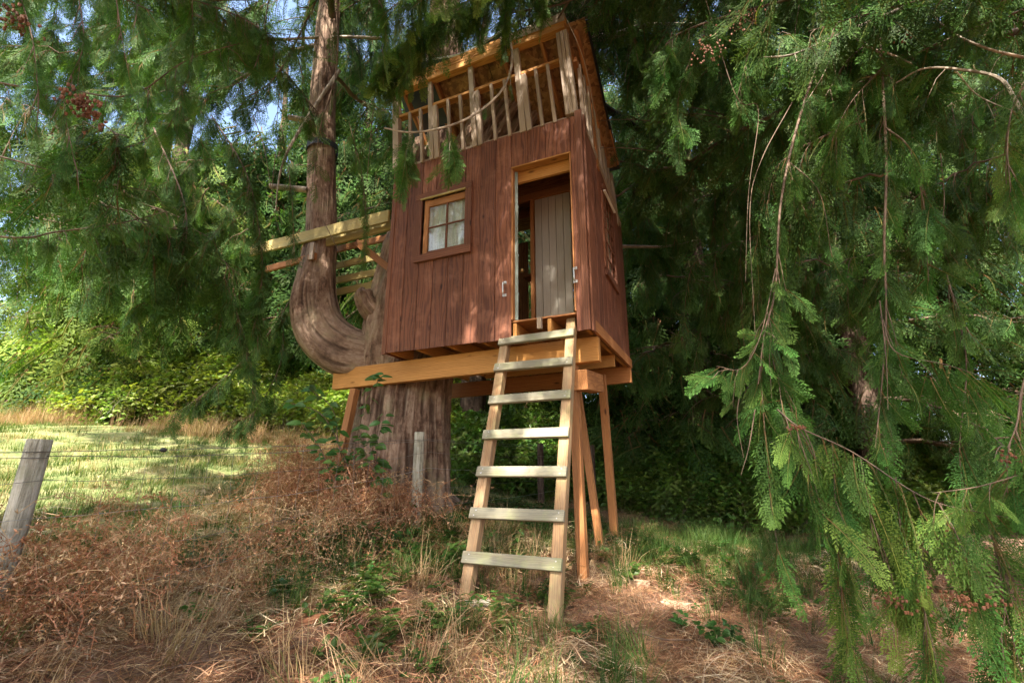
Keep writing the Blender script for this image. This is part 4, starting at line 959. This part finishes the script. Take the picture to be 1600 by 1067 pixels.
# ---- weeping boughs of the big cedar in front and beside the house
bough_px(big, [(300, 20, 5.0), (420, 90, 5.0), (500, 180, 5.2)], .02, 401, 20, .3, .9, T_mid, 5)
bough_px(big, [(520, -60, 4.6), (480, 30, 4.7), (430, 120, 4.8), (390, 150, 4.9)], .015, 402, 12, .26, .9, T_mid, 5, extra=[([(528, 0, 4.7), (525, 110, 4.7), (500, 200, 4.8), (490, 290, 4.8)], .012, 4, .26), ([(420, 0, 4.7), (395, 110, 4.7), (330, 145, 4.7)], .008, 6, .26)])
bough_px(big, [(720, -160, 3.9), (740, -60, 4.0), (785, 20, 4.05), (800, 90, 4.05), (785, 140, 4.0), (740, 180, 3.95), (690, 200, 3.9), (640, 207, 3.9), (600, 200, 3.9)], .015, 403, 0, woodmat=M['limb'], rb=.008, extra=[
    ([(645, 207, 3.9), (635, 230, 3.9), (628, 250, 3.9)], .003, 60, .34, 1.4), ([(700, 200, 3.9), (706, 225, 3.9), (708, 245, 3.9)], .003, 70, .32, 1.3), ([(668, 204, 3.9), (670, 232, 3.9)], .003, 20, .13, 1.2), ([(795, 110, 4.0), (800, 140, 4.0)], .002, 20, .12, 1.2), ([(757, 165, 4), (760, 185, 4)], .002, 16, .12, 1.2)])
bough_px(big, [(930, -140, 4.2), (850, -60, 4.1), (760, -10, 4.0), (690, 20, 4.0), (640, 60, 4.0), (600, 110, 4.1)], .014, 404, 60, .36, .9, T_neary, 5, extra=[
    ([(850, -20, 4.1), (848, 5, 4.1), (842, 25, 4.1)], .003, 50, .20), ([(800, -20, 4.0), (790, 20, 4.0), (790, 45, 4.0)], .003, 70, .24), ([(720, 0, 4.0), (730, 30, 4.0)], .003, 60, .22), ([(650, 50, 4.0), (640, 100, 4.0), (625, 130, 4.0)], .003, 50, .20), ([(760, -30, 4.0), (745, 10, 4.0), (750, 50, 4.0)], .003, 60, .22)])
bough_px(big, [(900, -130, 3.4), (820, -80, 3.4), (740, -50, 3.4), (660, -20, 3.4), (600, 20, 3.5)], .010, 407, 36, .34, .8, T_neary, 5)
bough_px(big, [(560, -60, 4.5), (600, 20, 4.5), (600, 80, 4.5), (590, 140, 4.6)], .008, 405, 16, .24, 1.0)
bough_px(big, [(950, -80, 4.4), (960, -10, 4.4), (985, 40, 4.4), (1000, 110, 4.4)], .010, 406, 16, .24, .9)
# rightward limb above the deck and pale limbs behind
for k, (pts, r_) in enumerate((([(905, 62, 5.4), (960, 55, 5.3), (1010, 40, 5.2), (1100, 38, 5.1)], .06), ([(915, 85, 5.9), (945, 105, 5.9), (960, 118, 5.9)], .05), ([(940, 165, 7.0), (1010, 210, 7.0), (1100, 270, 7.0)], .07),
                              ([(970, 385, 7.2), (1040, 385, 7.2), (1090, 375, 7.2)], .03), ([(595, 60, 6.2), (520, 58, 6.2), (400, 65, 6.0), (300, 75, 5.8)], .03), ([(530, 110, 6.2), (470, 200, 6.0), (440, 260, 5.9), (430, 330, 5.9)], .03))):
    bough_px(big, pts, r_, 410 + k, 0 if k != 2 else 5, .3, coll=T_mid, nt=5, woodmat=M['limb'] if k != 2 else M['bark2'])
# hanging beside the side stem
bough_px(big, [(330, 180, 5.4), (380, 260, 5.2), (400, 330, 5.2), (410, 420, 5.2), (400, 520, 5.3)], .008, 420, 30, .26, 1.1, T_mid, 5, extra=[([(440, 200, 5.4), (455, 300, 5.3), (460, 400, 5.3)], .004, 16, .22), ([(380, 300, 5.2), (330, 370, 5.2), (280, 420, 5.2)], .004, 30, .26), ([(350, 430, 5.4), (380, 520, 5.5), (400, 600, 5.6)], .004, 28, .26)])
bough_px(big, [(545, 190, 5.0), (565, 270, 5.0), (572, 340, 5.0), (570, 400, 5.0)], .004, 421, 20, .18, 1.3)
bough_px(big, [(240, 200, 5.6), (290, 330, 5.4), (270, 440, 5.4), (210, 480, 5.4)], .01, 422, 28, .28, .9, T_mid, 5, extra=[([(280, 350, 5.4), (200, 390, 5.2), (140, 400, 5.0)], .005, 26, .26)])
bough_px(big, [(470, 440, 7.4), (420, 520, 7.4), (350, 590, 7.3), (270, 650, 7.3)], .015, 423, 26, .30, 1.0, T_mid, 5, extra=[([(440, 480, 7.4), (440, 560, 7.4), (400, 640, 7.4), (360, 660, 7.4)], .008, 24, .30)])
for k, pts in enumerate(([(395, 180, 4.6), (412, 230, 4.6), (425, 300, 4.6), (440, 350, 4.6)], [(430, 240, 4.7), (425, 310, 4.7), (437, 365, 4.7)], [(505, 345, 4.9), (525, 385, 4.9), (540, 420, 4.9)], [(585, 150, 4.9), (575, 260, 4.9), (572, 320, 4.9)])):
    bough_px(big, pts, .005, 430 + k, 0)
# curtains of weeping sprays, mid distance
def curtain_set(parent, px0, px1, py0, py1, y0, y1, n, seed, az, L=(1.2, 2.2), coll=None, nt=5, **k):
    g = np.random.default_rng(seed)
    for i in range(n):
        f = Fol(seed * 100 + i); p = at(g.uniform(px0, px1), g.uniform(py0, py1), g.uniform(y0, y1)); f.weep(p, az + g.uniform(-.7, .7), g.uniform(*L), **k)
        f.emit(parent, coll or T_mid, nt, skip=in_house)
curtain_set(nearR, 1100, 1750, -150, 150, 5.0, 7.5, 12, 51, R(-90), coll=T_mid, nt=5, ns_=8, sl=1.1, size=.44, dens=12)
curtain_set(nearR, 1150, 1750, 150, 420, 5.5, 7.5, 9, 52, R(-90), ns_=7, sl=1.1, size=.30, dens=18)
curtain_set(nearR, 1350, 1750, -100, 300, 3.6, 4.8, 7, 53, R(-90), (.8, 1.3), T_mid, 5, ns_=6, sl=.8, size=.40, dens=12)
curtain_set(nearL, -200, 330, -150, 420, 4.6, 7.0, 14, 54, R(80), coll=T_mid, nt=5, ns_=7, sl=1.0, size=.44, dens=11)
curtain_set(big, 380, 640, -150, 120, 6.9, 8.5, 12, 55, R(90), (1.0, 1.6), ns_=6, sl=.9, size=.30, dens=15)
curtain_set(big, 950, 1150, -120, 120, 6.8, 8.5, 9, 56, R(60), (1.0, 1.8), ns_=6, sl=1.0, size=.30, dens=16)
curtain_set(big, 90, 450, 120, 400, 7.2, 9.5, 16, 57, R(-80), (1.0, 2.0), T_mid, 5, ns_=7, sl=1.1, size=.34, dens=15)
curtain_set(big, 0, 420, -150, 120, 6.5, 9, 24, 58, R(-80), (1.4, 2.4), T_mid, 5, ns_=7, sl=1.1, size=.36, dens=15)
curtain_set(big, 560, 980, -260, 0, 7.2, 9.0, 12, 59, R(90), (1.2, 2.0), T_mid, 5, ns_=6, sl=.9, size=.36, dens=15)
curtain_set(big, 960, 1240, 300, 560, 7.0, 9.5, 12, 60, R(70), (1.0, 1.8), T_mid, 5, ns_=7, sl=1.1, size=.34, dens=16)
curtain_set(big, 40, 640, -180, 90, 8.6, 10.5, 18, 61, R(-80), (1.4, 2.4), T_far, 4, ns_=7, sl=1.0, size=.42, dens=12)
# two unseen cedars added behind the viewer to cast the dappled shade
for k, (x_, y_) in enumerate(((-3.2, -4.2), (2.6, -4.8))):
    z0 = float(ground_z(x_, y_)); e = empty('cedar_tree', (x_, y_, z0), label=['tall cedar behind the viewer at the left of the clearing', 'tall cedar behind the viewer at the right of the clearing', 'cedar beside the viewer at the right, outside the picture'][k], cat='tree')
    trunk_obj(e, [(x_, y_, z0 - .3), (x_, y_, 4), (x_, y_, 9), (x_, y_, 14)], [.5, .42, .3, .1], 32, 30, .03, 60 + k, M['bark2'])
    f = Fol(640 + k)
    for i in range(15): f.bough(np.array([x_, y_, 3.4 + i * .5]), i * 2.4 + k, gB.uniform(2.8, 4.6), .14, .22, 5.5, .5, .05, .6, .28)
    f.emit(e, T_far, 4, 'boughs', 'crown', child=False, skip=skip_front)
# cones
def cones(px, py, y, n, spread, parent, seed):
    g = np.random.default_rng(seed); c = at(px, py, y); bm = bmesh.new()
    for _ in range(n):
        v = g.normal(size=3) * np.array([spread, spread, spread * .45]); m = Matrix.Translation(Vector(c + v - np.array(parent.location))) @ Matrix.Rotation(g.uniform(0, 6), 4, 'Z') @ Matrix.Rotation(g.uniform(-.7, .7), 4, 'X')
        bmesh.ops.create_cone(bm, cap_ends=True, segments=6, radius1=.0055, radius2=.0075, depth=.014, matrix=m)
    me = bpy.data.meshes.new('cone_cluster'); bm.to_mesh(me); bm.free(); me.materials.append(M['cone']); o = link('cone_cluster', me, parent); o['kind'] = 'stuff'
cones(130, 168, 1.9, 90, .05, nearL, 1); cones(25, 35, 1.8, 50, .04, nearL, 2)
cones(1165, 25, 3.4, 60, .07, nearR, 3); cones(1105, 80, 3.4, 60, .07, nearR, 4); cones(1510, 935, 2.7, 60, .06, nearR, 5); cones(1400, 940, 2.9, 40, .05, nearR, 6); cones(1245, 668, 3.2, 20, .03, nearR, 7); cones(1575, 715, 2.6, 12, .03, nearR, 8); cones(1415, 60, 3.2, 16, .03, nearR, 9)

# ================================================================== OLD RAILING between the two stems
rl = empty('wooden_railing', tuple(hw(3.7, .1, 2.6)), R(-24), label='old yellowed board railing nailed between the side stem and the treehouse', cat='railing')
def RP(u, v, z): return Vector((-(u - 3.7), v - .1, z - 2.6))
bar('top_rail', RP(2.52, .0, 3.18), RP(5.0, .0, 3.19), .165, .04, M['yellowwood'], rl, b=.004)
bar('top_rail', RP(2.55, .14, 3.14), RP(3.7, .14, 3.12), .14, .04, M['yellowwood'], rl, b=.004)
bar('slat', RP(3.72, .02, 2.87), RP(4.65, .02, 2.84), .09, .04, M['orange'], rl, b=.004)
for u0, u1, z in ((3.0, 4.1, 3.27), (2.95, 4.1, 3.0), (2.95, 4.0, 2.765), (2.95, 4.0, 2.58)): bar('slat', RP(u0, .6, z), RP(u1, .6, z), .10, .035, M['yellowwood'] if z < 3.2 else M['orange'], rl, b=.003)
bar('brace', RP(3.35, .35, 3.15), RP(2.75, .35, 2.65), .09, .03, M['orange'], rl)
bar('ledge_block', RP(3.75, -.03, 3.05), RP(3.75, -.03, 2.80), .07, .03, M['weathered'], rl)

# ================================================================== FENCE
P1, P2 = np.array([-2.5, 2.65]), np.array([-.97, 5.4])
fence = empty('wire_fence', (-2.5, 2.65, -.7), label='sagging field fence of wire and weathered round posts between the weeds and the meadow', cat='fence')
def round_post(parent, x, y, zb_, zt_, r, leanx=0.0, mat=None, name='fence_post', seed=1):
    n = 14; P = np.array([(x + leanx * t, y, zb_ + (zt_ - zb_) * t) for t in np.linspace(0, 1, n)]); P = np.concatenate([P, P[-1:] + [[0, 0, .004]], P[-1:] + [[0, 0, .005]]]); rr = np.concatenate([np.full(n, r), [r * .93, .001]])
    V, Q, U = tube_arrays(P, rr, 28, lambda th, l, q: .004 * np.sin(th * 3 + l * 2 + seed) * (q > .01) + .002 * np.sin(th * 13 + l * 3) * (q > .01))
    me = np_mesh(name, V - np.array(parent.location), Q, uv=U, smooth=True, mats=[mat or M['postbark']]); a = me.attributes.new('ridge', 'FLOAT', 'POINT'); a.data.foreach_set('value', np.ones(len(V), np.float32))
    return link(name, me, parent)
M['postbark'] = wood('unused', (.3, .27, .2), (.2, .17, .12)) if False else bark_mat('weathered_post', (0.24, 0.215, 0.155), (0.42, 0.385, 0.295), (0.55, 0.51, 0.42), (0.23, 0.26, 0.12))
round_post(fence, -2.56, 2.65, -.95, .19, .052, .045)
round_post(fence, -1.005, 5.4, -.75, .47, .052, .0, seed=4)
P3 = np.array([.9, 8.8])
hts = [(.13, .40), (.10, .385), (-.20, .09), (-.45, -.12), (-.62, -.30), (-.02, .26)]
g = np.random.default_rng(5)
for k, (a, b_) in enumerate(hts):
    for A, B, za, zb2, sag in ((P1, P2, a, b_, .05), (P1 + (P1 - P2) * .8, P1, a - .1, a, .03), (P2, P3, b_, b_ + .12, .03)):
        t = np.linspace(0, 1, 16)[:, None]; z = (za + (zb2 - za) * t) - sag * 4 * t * (1 - t) * (.3 + .5 * (k % 3))
        pts = np.concatenate([A + (B - A) * t, z], 1) + g.normal(size=(16, 3)) * .004; pts[:, 0] += .05 if k % 2 else .045
        tubes('wire', [(pts - np.array(fence.location), .0016 if k > 1 else .0022)], fence, M['wire'] if k in (2, 4) else M['rustwire'], 5)
vw = []
for t in np.linspace(.03, .97, 17):
    for A, B in ((P1, P2),):
        p = A + (B - A) * t; z1, z0 = .13 + .27 * t - .04, -.62 + .32 * t; q = np.array([[p[0] + .05 + .01 * math.sin(z * 9 + t * 50), p[1], z] for z in np.linspace(z0, z1, 6)]); vw.append((q - np.array(fence.location), .0011))
tubes('stay_wires', vw, fence, M['rustwire'], 4)['kind'] = 'stuff'
ins = at(255, 703, 3.35); blob('insulator', tuple(ins - np.array(fence.location)), .022, M['black'], fence, (1.1, .7, .7), 8)
# far posts of the back fence
for k, (px, y, zt_, lb) in enumerate(((845, 9.6, .62, 'dark post farther back, seen between the two middle ladder treads'), (927, 9.8, .60, 'slim dark post farther back, seen between the support posts'))):
    p = at(px, 740, y); z0 = float(ground_z(p[0], y)); e = empty('fence_post', (p[0], y, z0), label=lb, cat='fence post', group='posts of the back fence'); round_post(e, p[0], y, z0 - .1, zt_, .06 - .015 * k, name='post', seed=k + 7, mat=M['bark2'])

# ================================================================== SMALL THINGS on the ground
def gz(x, y): return float(ground_z(x, y))
def on_ground(px, py):
    r = ray(px, py); lo, hi = 1.0, 40.0
    for _ in range(40):
        m = (lo + hi) / 2
        if r[2] * m > gz(r[0] * m, r[1] * m): lo = m
        else: hi = m
    return r * hi
def chunk(px, py, l, w, h, rz, mat, name, label, cat, rot=(0, 0)):
    p = on_ground(px, py); bm = bmesh.new(); bmesh.ops.create_cube(bm, size=1); bmesh.ops.subdivide_edges(bm, edges=list(bm.edges), cuts=3, use_grid_fill=True)
    for v in bm.verts:
        n_ = noise.noise(Vector(v.co) * 2.3 + Vector((px, 0, 0))); v.co *= 1 + .18 * n_; v.co.y *= 1 - .35 * (v.co.x + .5)
    bmesh.ops.scale(bm, vec=(l, w, h), verts=bm.verts); me = bpy.data.meshes.new(name); bm.to_mesh(me); bm.free(); me.materials.append(mat)
    o = link(name, me); o.location = (p[0], p[1], p[2] + h * .42); o.rotation_euler = (rot[0], rot[1], rz); return tag(o, label=label, cat=cat)
chunk(996, 917, .20, .10, .06, R(-35), M['cutwood'], 'wood_chunk', 'pale broken chunk of wood lying by the foot of the front right post', 'wood')
chunk(1056, 950, .22, .08, .05, R(-40), M['cutwood'], 'wood_chunk', 'split wood piece half buried in duff, just below the paler chunk', 'wood')
chunk(746, 948, .18, .16, .04, R(10), M['stone'], 'flat_stone', 'flat stone under the foot of the left ladder rail', 'stone')
chunk(703, 818, .16, .10, .07, R(30), M['stone'], 'stone', 'small grey stone at the foot of the big trunk', 'stone')
fr = chunk(470, 975, .42, .09, .03, R(38), M['cone'], 'dead_frond', 'rust-orange dead cedar frond lying on the duff near the fence', 'frond', (0, R(-6)))
for k, (px, py, l, a, r_) in enumerate(((420, 1030, .35, .9, .012), (1010, 1000, .6, -.5, .006), (905, 985, .5, .3, .005), (330, 1045, .5, .5, .006), (1120, 1010, .55, -.9, .006), (640, 1040, .3, 1.3, .008))):
    p = on_ground(px, py); o = tubes('fallen_stick', [(smooth_path([(-l / 2, 0, .0), (-l * .1, .02, .012), (l * .2, -.015, .006), (l / 2, .01, .02)], 10), np.linspace(r_, r_ * .5, 10))], None, M['twig'], 6)
    o.location = (p[0], p[1], p[2] + .02); o.rotation_euler = (0, 0, a)
    tag(o, label=['thick short stick left of the dead frond', 'thin stick below the pale wood chunk', 'thin stick beside the right ladder rail foot', 'straw-thin stick in the bottom left weeds', 'thin stick in the duff below the weeping sprays', 'short stick low in the middle of the duff'][k], cat='stick', group='sticks fallen on the duff')

# ================================================================== GROUND COVER
def field(n, x0, x1, y0, y1, dens, seed):
    g = np.random.default_rng(seed); x = g.uniform(x0, x1, n); y = g.uniform(y0, y1, n); k = g.uniform(0, 1, n) < dens(x, y); return x[k], y[k], g
def in_view(x, y, m=1.2): return (np.abs(x) < 1.12 * y + m)
def nz(x, y, s, o=0.0): return .5 + .25 * (np.sin(x * s + 1.3 * np.sin(y * s * .7 + o) + o) + np.sin(y * s * 1.1 + 1.7 * np.sin(x * s * .8 + 2 * o)))
def foot(x, y):  # house posts / trunk clear
    return ((x + 1.45) ** 2 + (y - 6.5) ** 2 < .5)
def cover(name, x, y, g, coll, nt, s0, s1, tilt=.12, zo=0.0, label=None):
    n = len(x); z = ground_z(x, y) + zo; rot = np.stack([g.normal(size=n) * tilt, g.normal(size=n) * tilt, g.uniform(0, 6.283, n)], 1)
    scatter(name, np.stack([x, y, z], 1), rot, g.uniform(s0, s1, n), g.integers(0, nt, n), coll, label=label)
T_lit = template([litter('litter_patch', 500 + i) for i in range(5)], 'litter_templates')
x, y, g = field(5200, -4.5, 7, 1.6, 10, lambda x, y: np.where(in_view(x, y) & ~foot(x, y), np.clip(1.15 - .09 * y, .15, 1) * np.where(fence_side(x, y) > .9, .25, 1), 0), 1)
cover('needle_litter', x, y, g, T_lit, 5, .7, 1.25, .1)
T_pale = template([litter('pale_straw', 520 + i, 90, .26, [(0.62, 0.47, 0.29), (0.50, 0.35, 0.20), (0.70, 0.56, 0.38)], .08, .35, .004, .05) for i in range(3)], 'pale_straw_templates')
x, y, g = field(2100, -4.5, 5, 1.6, 7, lambda x, y: np.where(in_view(x, y) & ~foot(x, y), np.clip((nz(x, y, 2.1) - .42) * 2, 0, 1) * .8 * np.where(x > .5, .45, 1), 0), 2)
cover('dry_straw', x, y, g, T_pale, 3, .7, 1.3, .15, .015)
# dry grass stems & rust tangle along the fence
T_tan = template([tangle('dried_bedstraw', 540 + i) for i in range(4)], 'tangle_templates')
T_dry = template([grass_tuft('dry_grass', 36, .42, .10, (0.36, 0.22, 0.11), (0.60, 0.45, 0.26), .005, 560 + i, M['straw'], .9) for i in range(3)], 'dry_grass_templates')
T_grn = template([grass_tuft('green_grass', 40, .30, .10, (0.05, 0.10, 0.02), (0.12, 0.19, 0.045), .006, 570 + i, M['grass'], .9) for i in range(3)], 'green_grass_templates')
T_mea = template([grass_tuft('meadow_grass', 34, .12, .16, (0.06, 0.11, 0.022), (0.20, 0.22, 0.07), .007, 580 + i, M['grass'], .8, 3) for i in range(3)] + [grass_tuft('meadow_straw', 30, .14, .16, (0.35, 0.27, 0.12), (0.52, 0.42, 0.22), .006, 590, M['straw'], .8, 3)], 'meadow_templates')
T_weed = template([weed('leafy_weed', 600 + i, 6, .22, .05) for i in range(4)] + [weed('leafy_weed', 610, 5, .32, .07, rnd=.6)], 'weed_templates')
fs = fence_side
x, y, g = field(1300, -4.2, -.2, 1.4, 5.6, lambda x, y: np.where(in_view(x, y), np.exp(-((fs(x, y) + .12) / .34) ** 2) * np.clip(nz(x, y, 5.0, 1) ** 2 * 1.9, 0, 1) * np.clip(1.35 + (-.9 - x) * .5, .15, 1) * np.where(x > -1.1, .35, 1), 0), 3)
qx = g.uniform(-2.5, -1.2, 150); qy = 5.45 + g.uniform(-.25, .25, 150); x = np.concatenate([x, qx]); y = np.concatenate([y, qy])
n = len(x); z = ground_z(x, y) + g.uniform(-.04, .34, n) * np.exp(-(fs(x, y) / .35) ** 2); sc = g.uniform(.55, 1.1, n) * np.where(fs(x, y) > -.35, 1.1, .75); z[-150:] += g.uniform(0, .55, 150) * np.clip((-1.2 - qx), .1, 1)
scatter('dried_vine_tangle', np.stack([x, y, z], 1), np.stack([g.normal(size=n) * .4, g.normal(size=n) * .4, g.uniform(0, 6.28, n)], 1), sc, g.integers(0, 4, n), T_tan)
x, y, g = field(900, -4.5, 1.2, 1.4, 6, lambda x, y: np.where(in_view(x, y) & ~foot(x, y), np.where(fs(x, y) < .6, .45 * np.exp(-((fs(x, y) + .5) / .9) ** 2) + .10, .15) * nz(x, y, 3, 2), 0), 4)
cover('dry_grass_stems', x, y, g, T_dry, 3, .5, 1.1, .25)
def bump2(x, y, cx, cy_, s): return np.exp(-((x - cx) ** 2 + (y - cy_) ** 2) / (2 * s * s))
dg = lambda x, y: np.where(in_view(x, y) & ~foot(x, y), np.clip(.95 * bump2(x, y, 2.3, 6.4, .75) + .45 * bump2(x, y, .35, 3.25, .28) + .9 * bump2(x, y, -.5, 5.2, .5) + .2 * bump2(x, y, .1, 2.7, .35) + .5 * bump2(x, y, 1.6, 5.2, .5) + .5 * bump2(x, y, -1.2, 3.9, .4) + .25 * bump2(x, y, 3.6, 7.2, .9) + .02, 0, 1), 0)
x, y, g = field(5200, -4, 6, 2, 9, dg, 5)
cover('green_grass_clumps', x, y, g, T_grn, 3, .5, 1.15, .2)
dw = lambda x, y: np.where(in_view(x, y) & ~foot(x, y), np.clip(.8 * bump2(x, y, -.75, 4.7, .55) + .7 * bump2(x, y, -1.5, 4.2, .5) + .4 * bump2(x, y, .55, 3.4, .3) + .3 * bump2(x, y, -.7, 3.2, .4) + .8 * bump2(x, y, -.1, 6.6, .8) + .6 * bump2(x, y, 1.9, 5.6, .5) + .03, 0, 1), 0)
x, y, g = field(3600, -4, 5.5, 2, 8.5, dw, 6)
cover('leafy_weeds', x, y, g, T_weed, 5, .45, 1.05, .2)
x, y, g = field(16000, -17, 3, 3.2, 17, lambda x, y: np.where(in_view(x, y) & (fs(x, y) > .25) & ~foot(x, y), np.clip(.35 + .6 * nz(x, y, .8) - .02 * y, .1, 1) * np.where(x > .4, .5, 1), 0), 7)
cover('meadow_grass', x, y, g, T_mea, 4, .6, 1.4, .12)
x, y, g = field(900, -17, -1, 10.6, 12.2, lambda x, y: np.where(in_view(x, y), np.clip(nz(x, y, 1.7, .4) ** 2 * 2.2, 0, 1), 0), 8)
cover('tall_straw_grass', x, y, g, T_dry, 3, .6, 1.4, .15)
# bramble bank
T_br = template([bramble('bramble', 620 + i) for i in range(4)], 'bramble_templates')
T_brd = template([bramble('understory', 640 + i, 60, .42, .09, ((0.07, 0.14, 0.025), (0.16, 0.25, 0.045))) for i in range(3)], 'understory_templates')
g = np.random.default_rng(9); n = 3600; x = g.uniform(-18, 5, n); dy = g.uniform(0, 1, n); y = 11.9 + dy * 4.4 + .5 * np.sin(x * .8); z = ground_z(x, y) + dy ** .5 * (2.3 + .5 * np.sin(x * 1.3) + .35 * np.sin(x * 3.1)) * g.uniform(.75, 1, n) + .1
scatter('bramble_bank', np.stack([x, y, z], 1), np.stack([g.normal(size=n) * .5, g.normal(size=n) * .3, g.uniform(0, 6.28, n)], 1), g.uniform(.7, 1.3, n), g.integers(0, 4, n), T_br)
n = 2600; x = g.uniform(-1.2, 12, n); dy = g.uniform(0, 1, n); y = 9.8 + dy * 3.2 + .5 * np.sin(x * .9) + np.where(x > 3, -1.0, 0); z = ground_z(x, y) + dy ** .6 * (1.7 + .5 * np.sin(x * 1.7)) * g.uniform(.6, 1, n) + .1
scatter('understory_shrubs', np.stack([x, y, z], 1), np.stack([g.normal(size=n) * .5, g.normal(size=n) * .3, g.uniform(0, 6.28, n)], 1), g.uniform(.6, 1.15, n), g.integers(0, 3, n), T_brd)
# broad-leaved shrub beside the trunk: every large leaf its own piece
sb = empty('broadleaf_shrub', tuple(at(560, 790, 5.2)), label='young broad-leaved shrub with large green leaves climbing beside the big trunk under the beam', cat='shrub')
def big_leaf_mesh(l, w, seed):
    g = np.random.default_rng(seed); s = Soup(); n = 7
    for q in (-1, 1):
        for i in range(n):
            a, b_ = i / n, (i + 1) / n; wa, wb_ = w / 2 * math.sin(math.pi * a ** .8) ** .8 if a > 0 else 0, w / 2 * max(0, math.sin(math.pi * b_ ** .8)) ** .8 if b_ < 1 else 0
            za, zb3 = -.25 * l * a * a, -.25 * l * b_ * b_; c = np.array((.065, .14, .03)) * g.uniform(.95, 1.1)
            s.quads([[(a * l, 0, za), (b_ * l, 0, zb3), (b_ * l, q * wb_, zb3 + wb_ * .25), (a * l, q * wa, za + wa * .25)]], c)
    return s.mesh('leaf', [M['leaf']])
LM = [big_leaf_mesh(.13, .075, 1), big_leaf_mesh(.11, .07, 2), big_leaf_mesh(.15, .08, 3)]
g = np.random.default_rng(77); W_ = []
for k, pts in enumerate(([(560, 790, 5.2), (555, 700, 5.2), (575, 620, 5.1), (600, 585, 5.05)], [(560, 790, 5.2), (540, 720, 5.1), (505, 650, 5.0), (455, 630, 5.0)], [(560, 790, 5.2), (585, 740, 5.1), (590, 690, 5.0), (600, 650, 5.0)], [(560, 790, 5.2), (530, 700, 5.15), (520, 640, 5.1), (480, 605, 5.1)], [(570, 800, 5.2), (600, 760, 5.0), (575, 720, 5.0), (560, 670, 5.0)], [(550, 800, 5.2), (520, 750, 5.1), (500, 700, 5.0), (470, 660, 5.0)])):
    P = smooth_path([at(*p) for p in pts], 16) - np.array(sb.location); W_.append((P, np.linspace(.007, .003, 16)))
    for i in range(4, 16):
        for q in range(2):
            o = bpy.data.objects.new('leaf', LM[g.integers(3)]); COL.objects.link(o); o.parent = sb
            a = g.uniform(0, 6.283); d = Vector((math.cos(a), math.sin(a) * .6 - .3, g.uniform(-.35, .25))); o.location = tuple(P[i] + g.normal(size=3) * .015)
            X_ = d.normalized(); Y_2 = Vector((g.normal() * .4, -.7, .8)).cross(X_).normalized(); o.rotation_euler = Matrix((X_, Y_2, X_.cross(Y_2))).transposed().to_euler(); s_ = g.uniform(.7, 1.15); o.scale = (s_,) * 3
tubes('stem', W_, sb, M['twig'], 6)
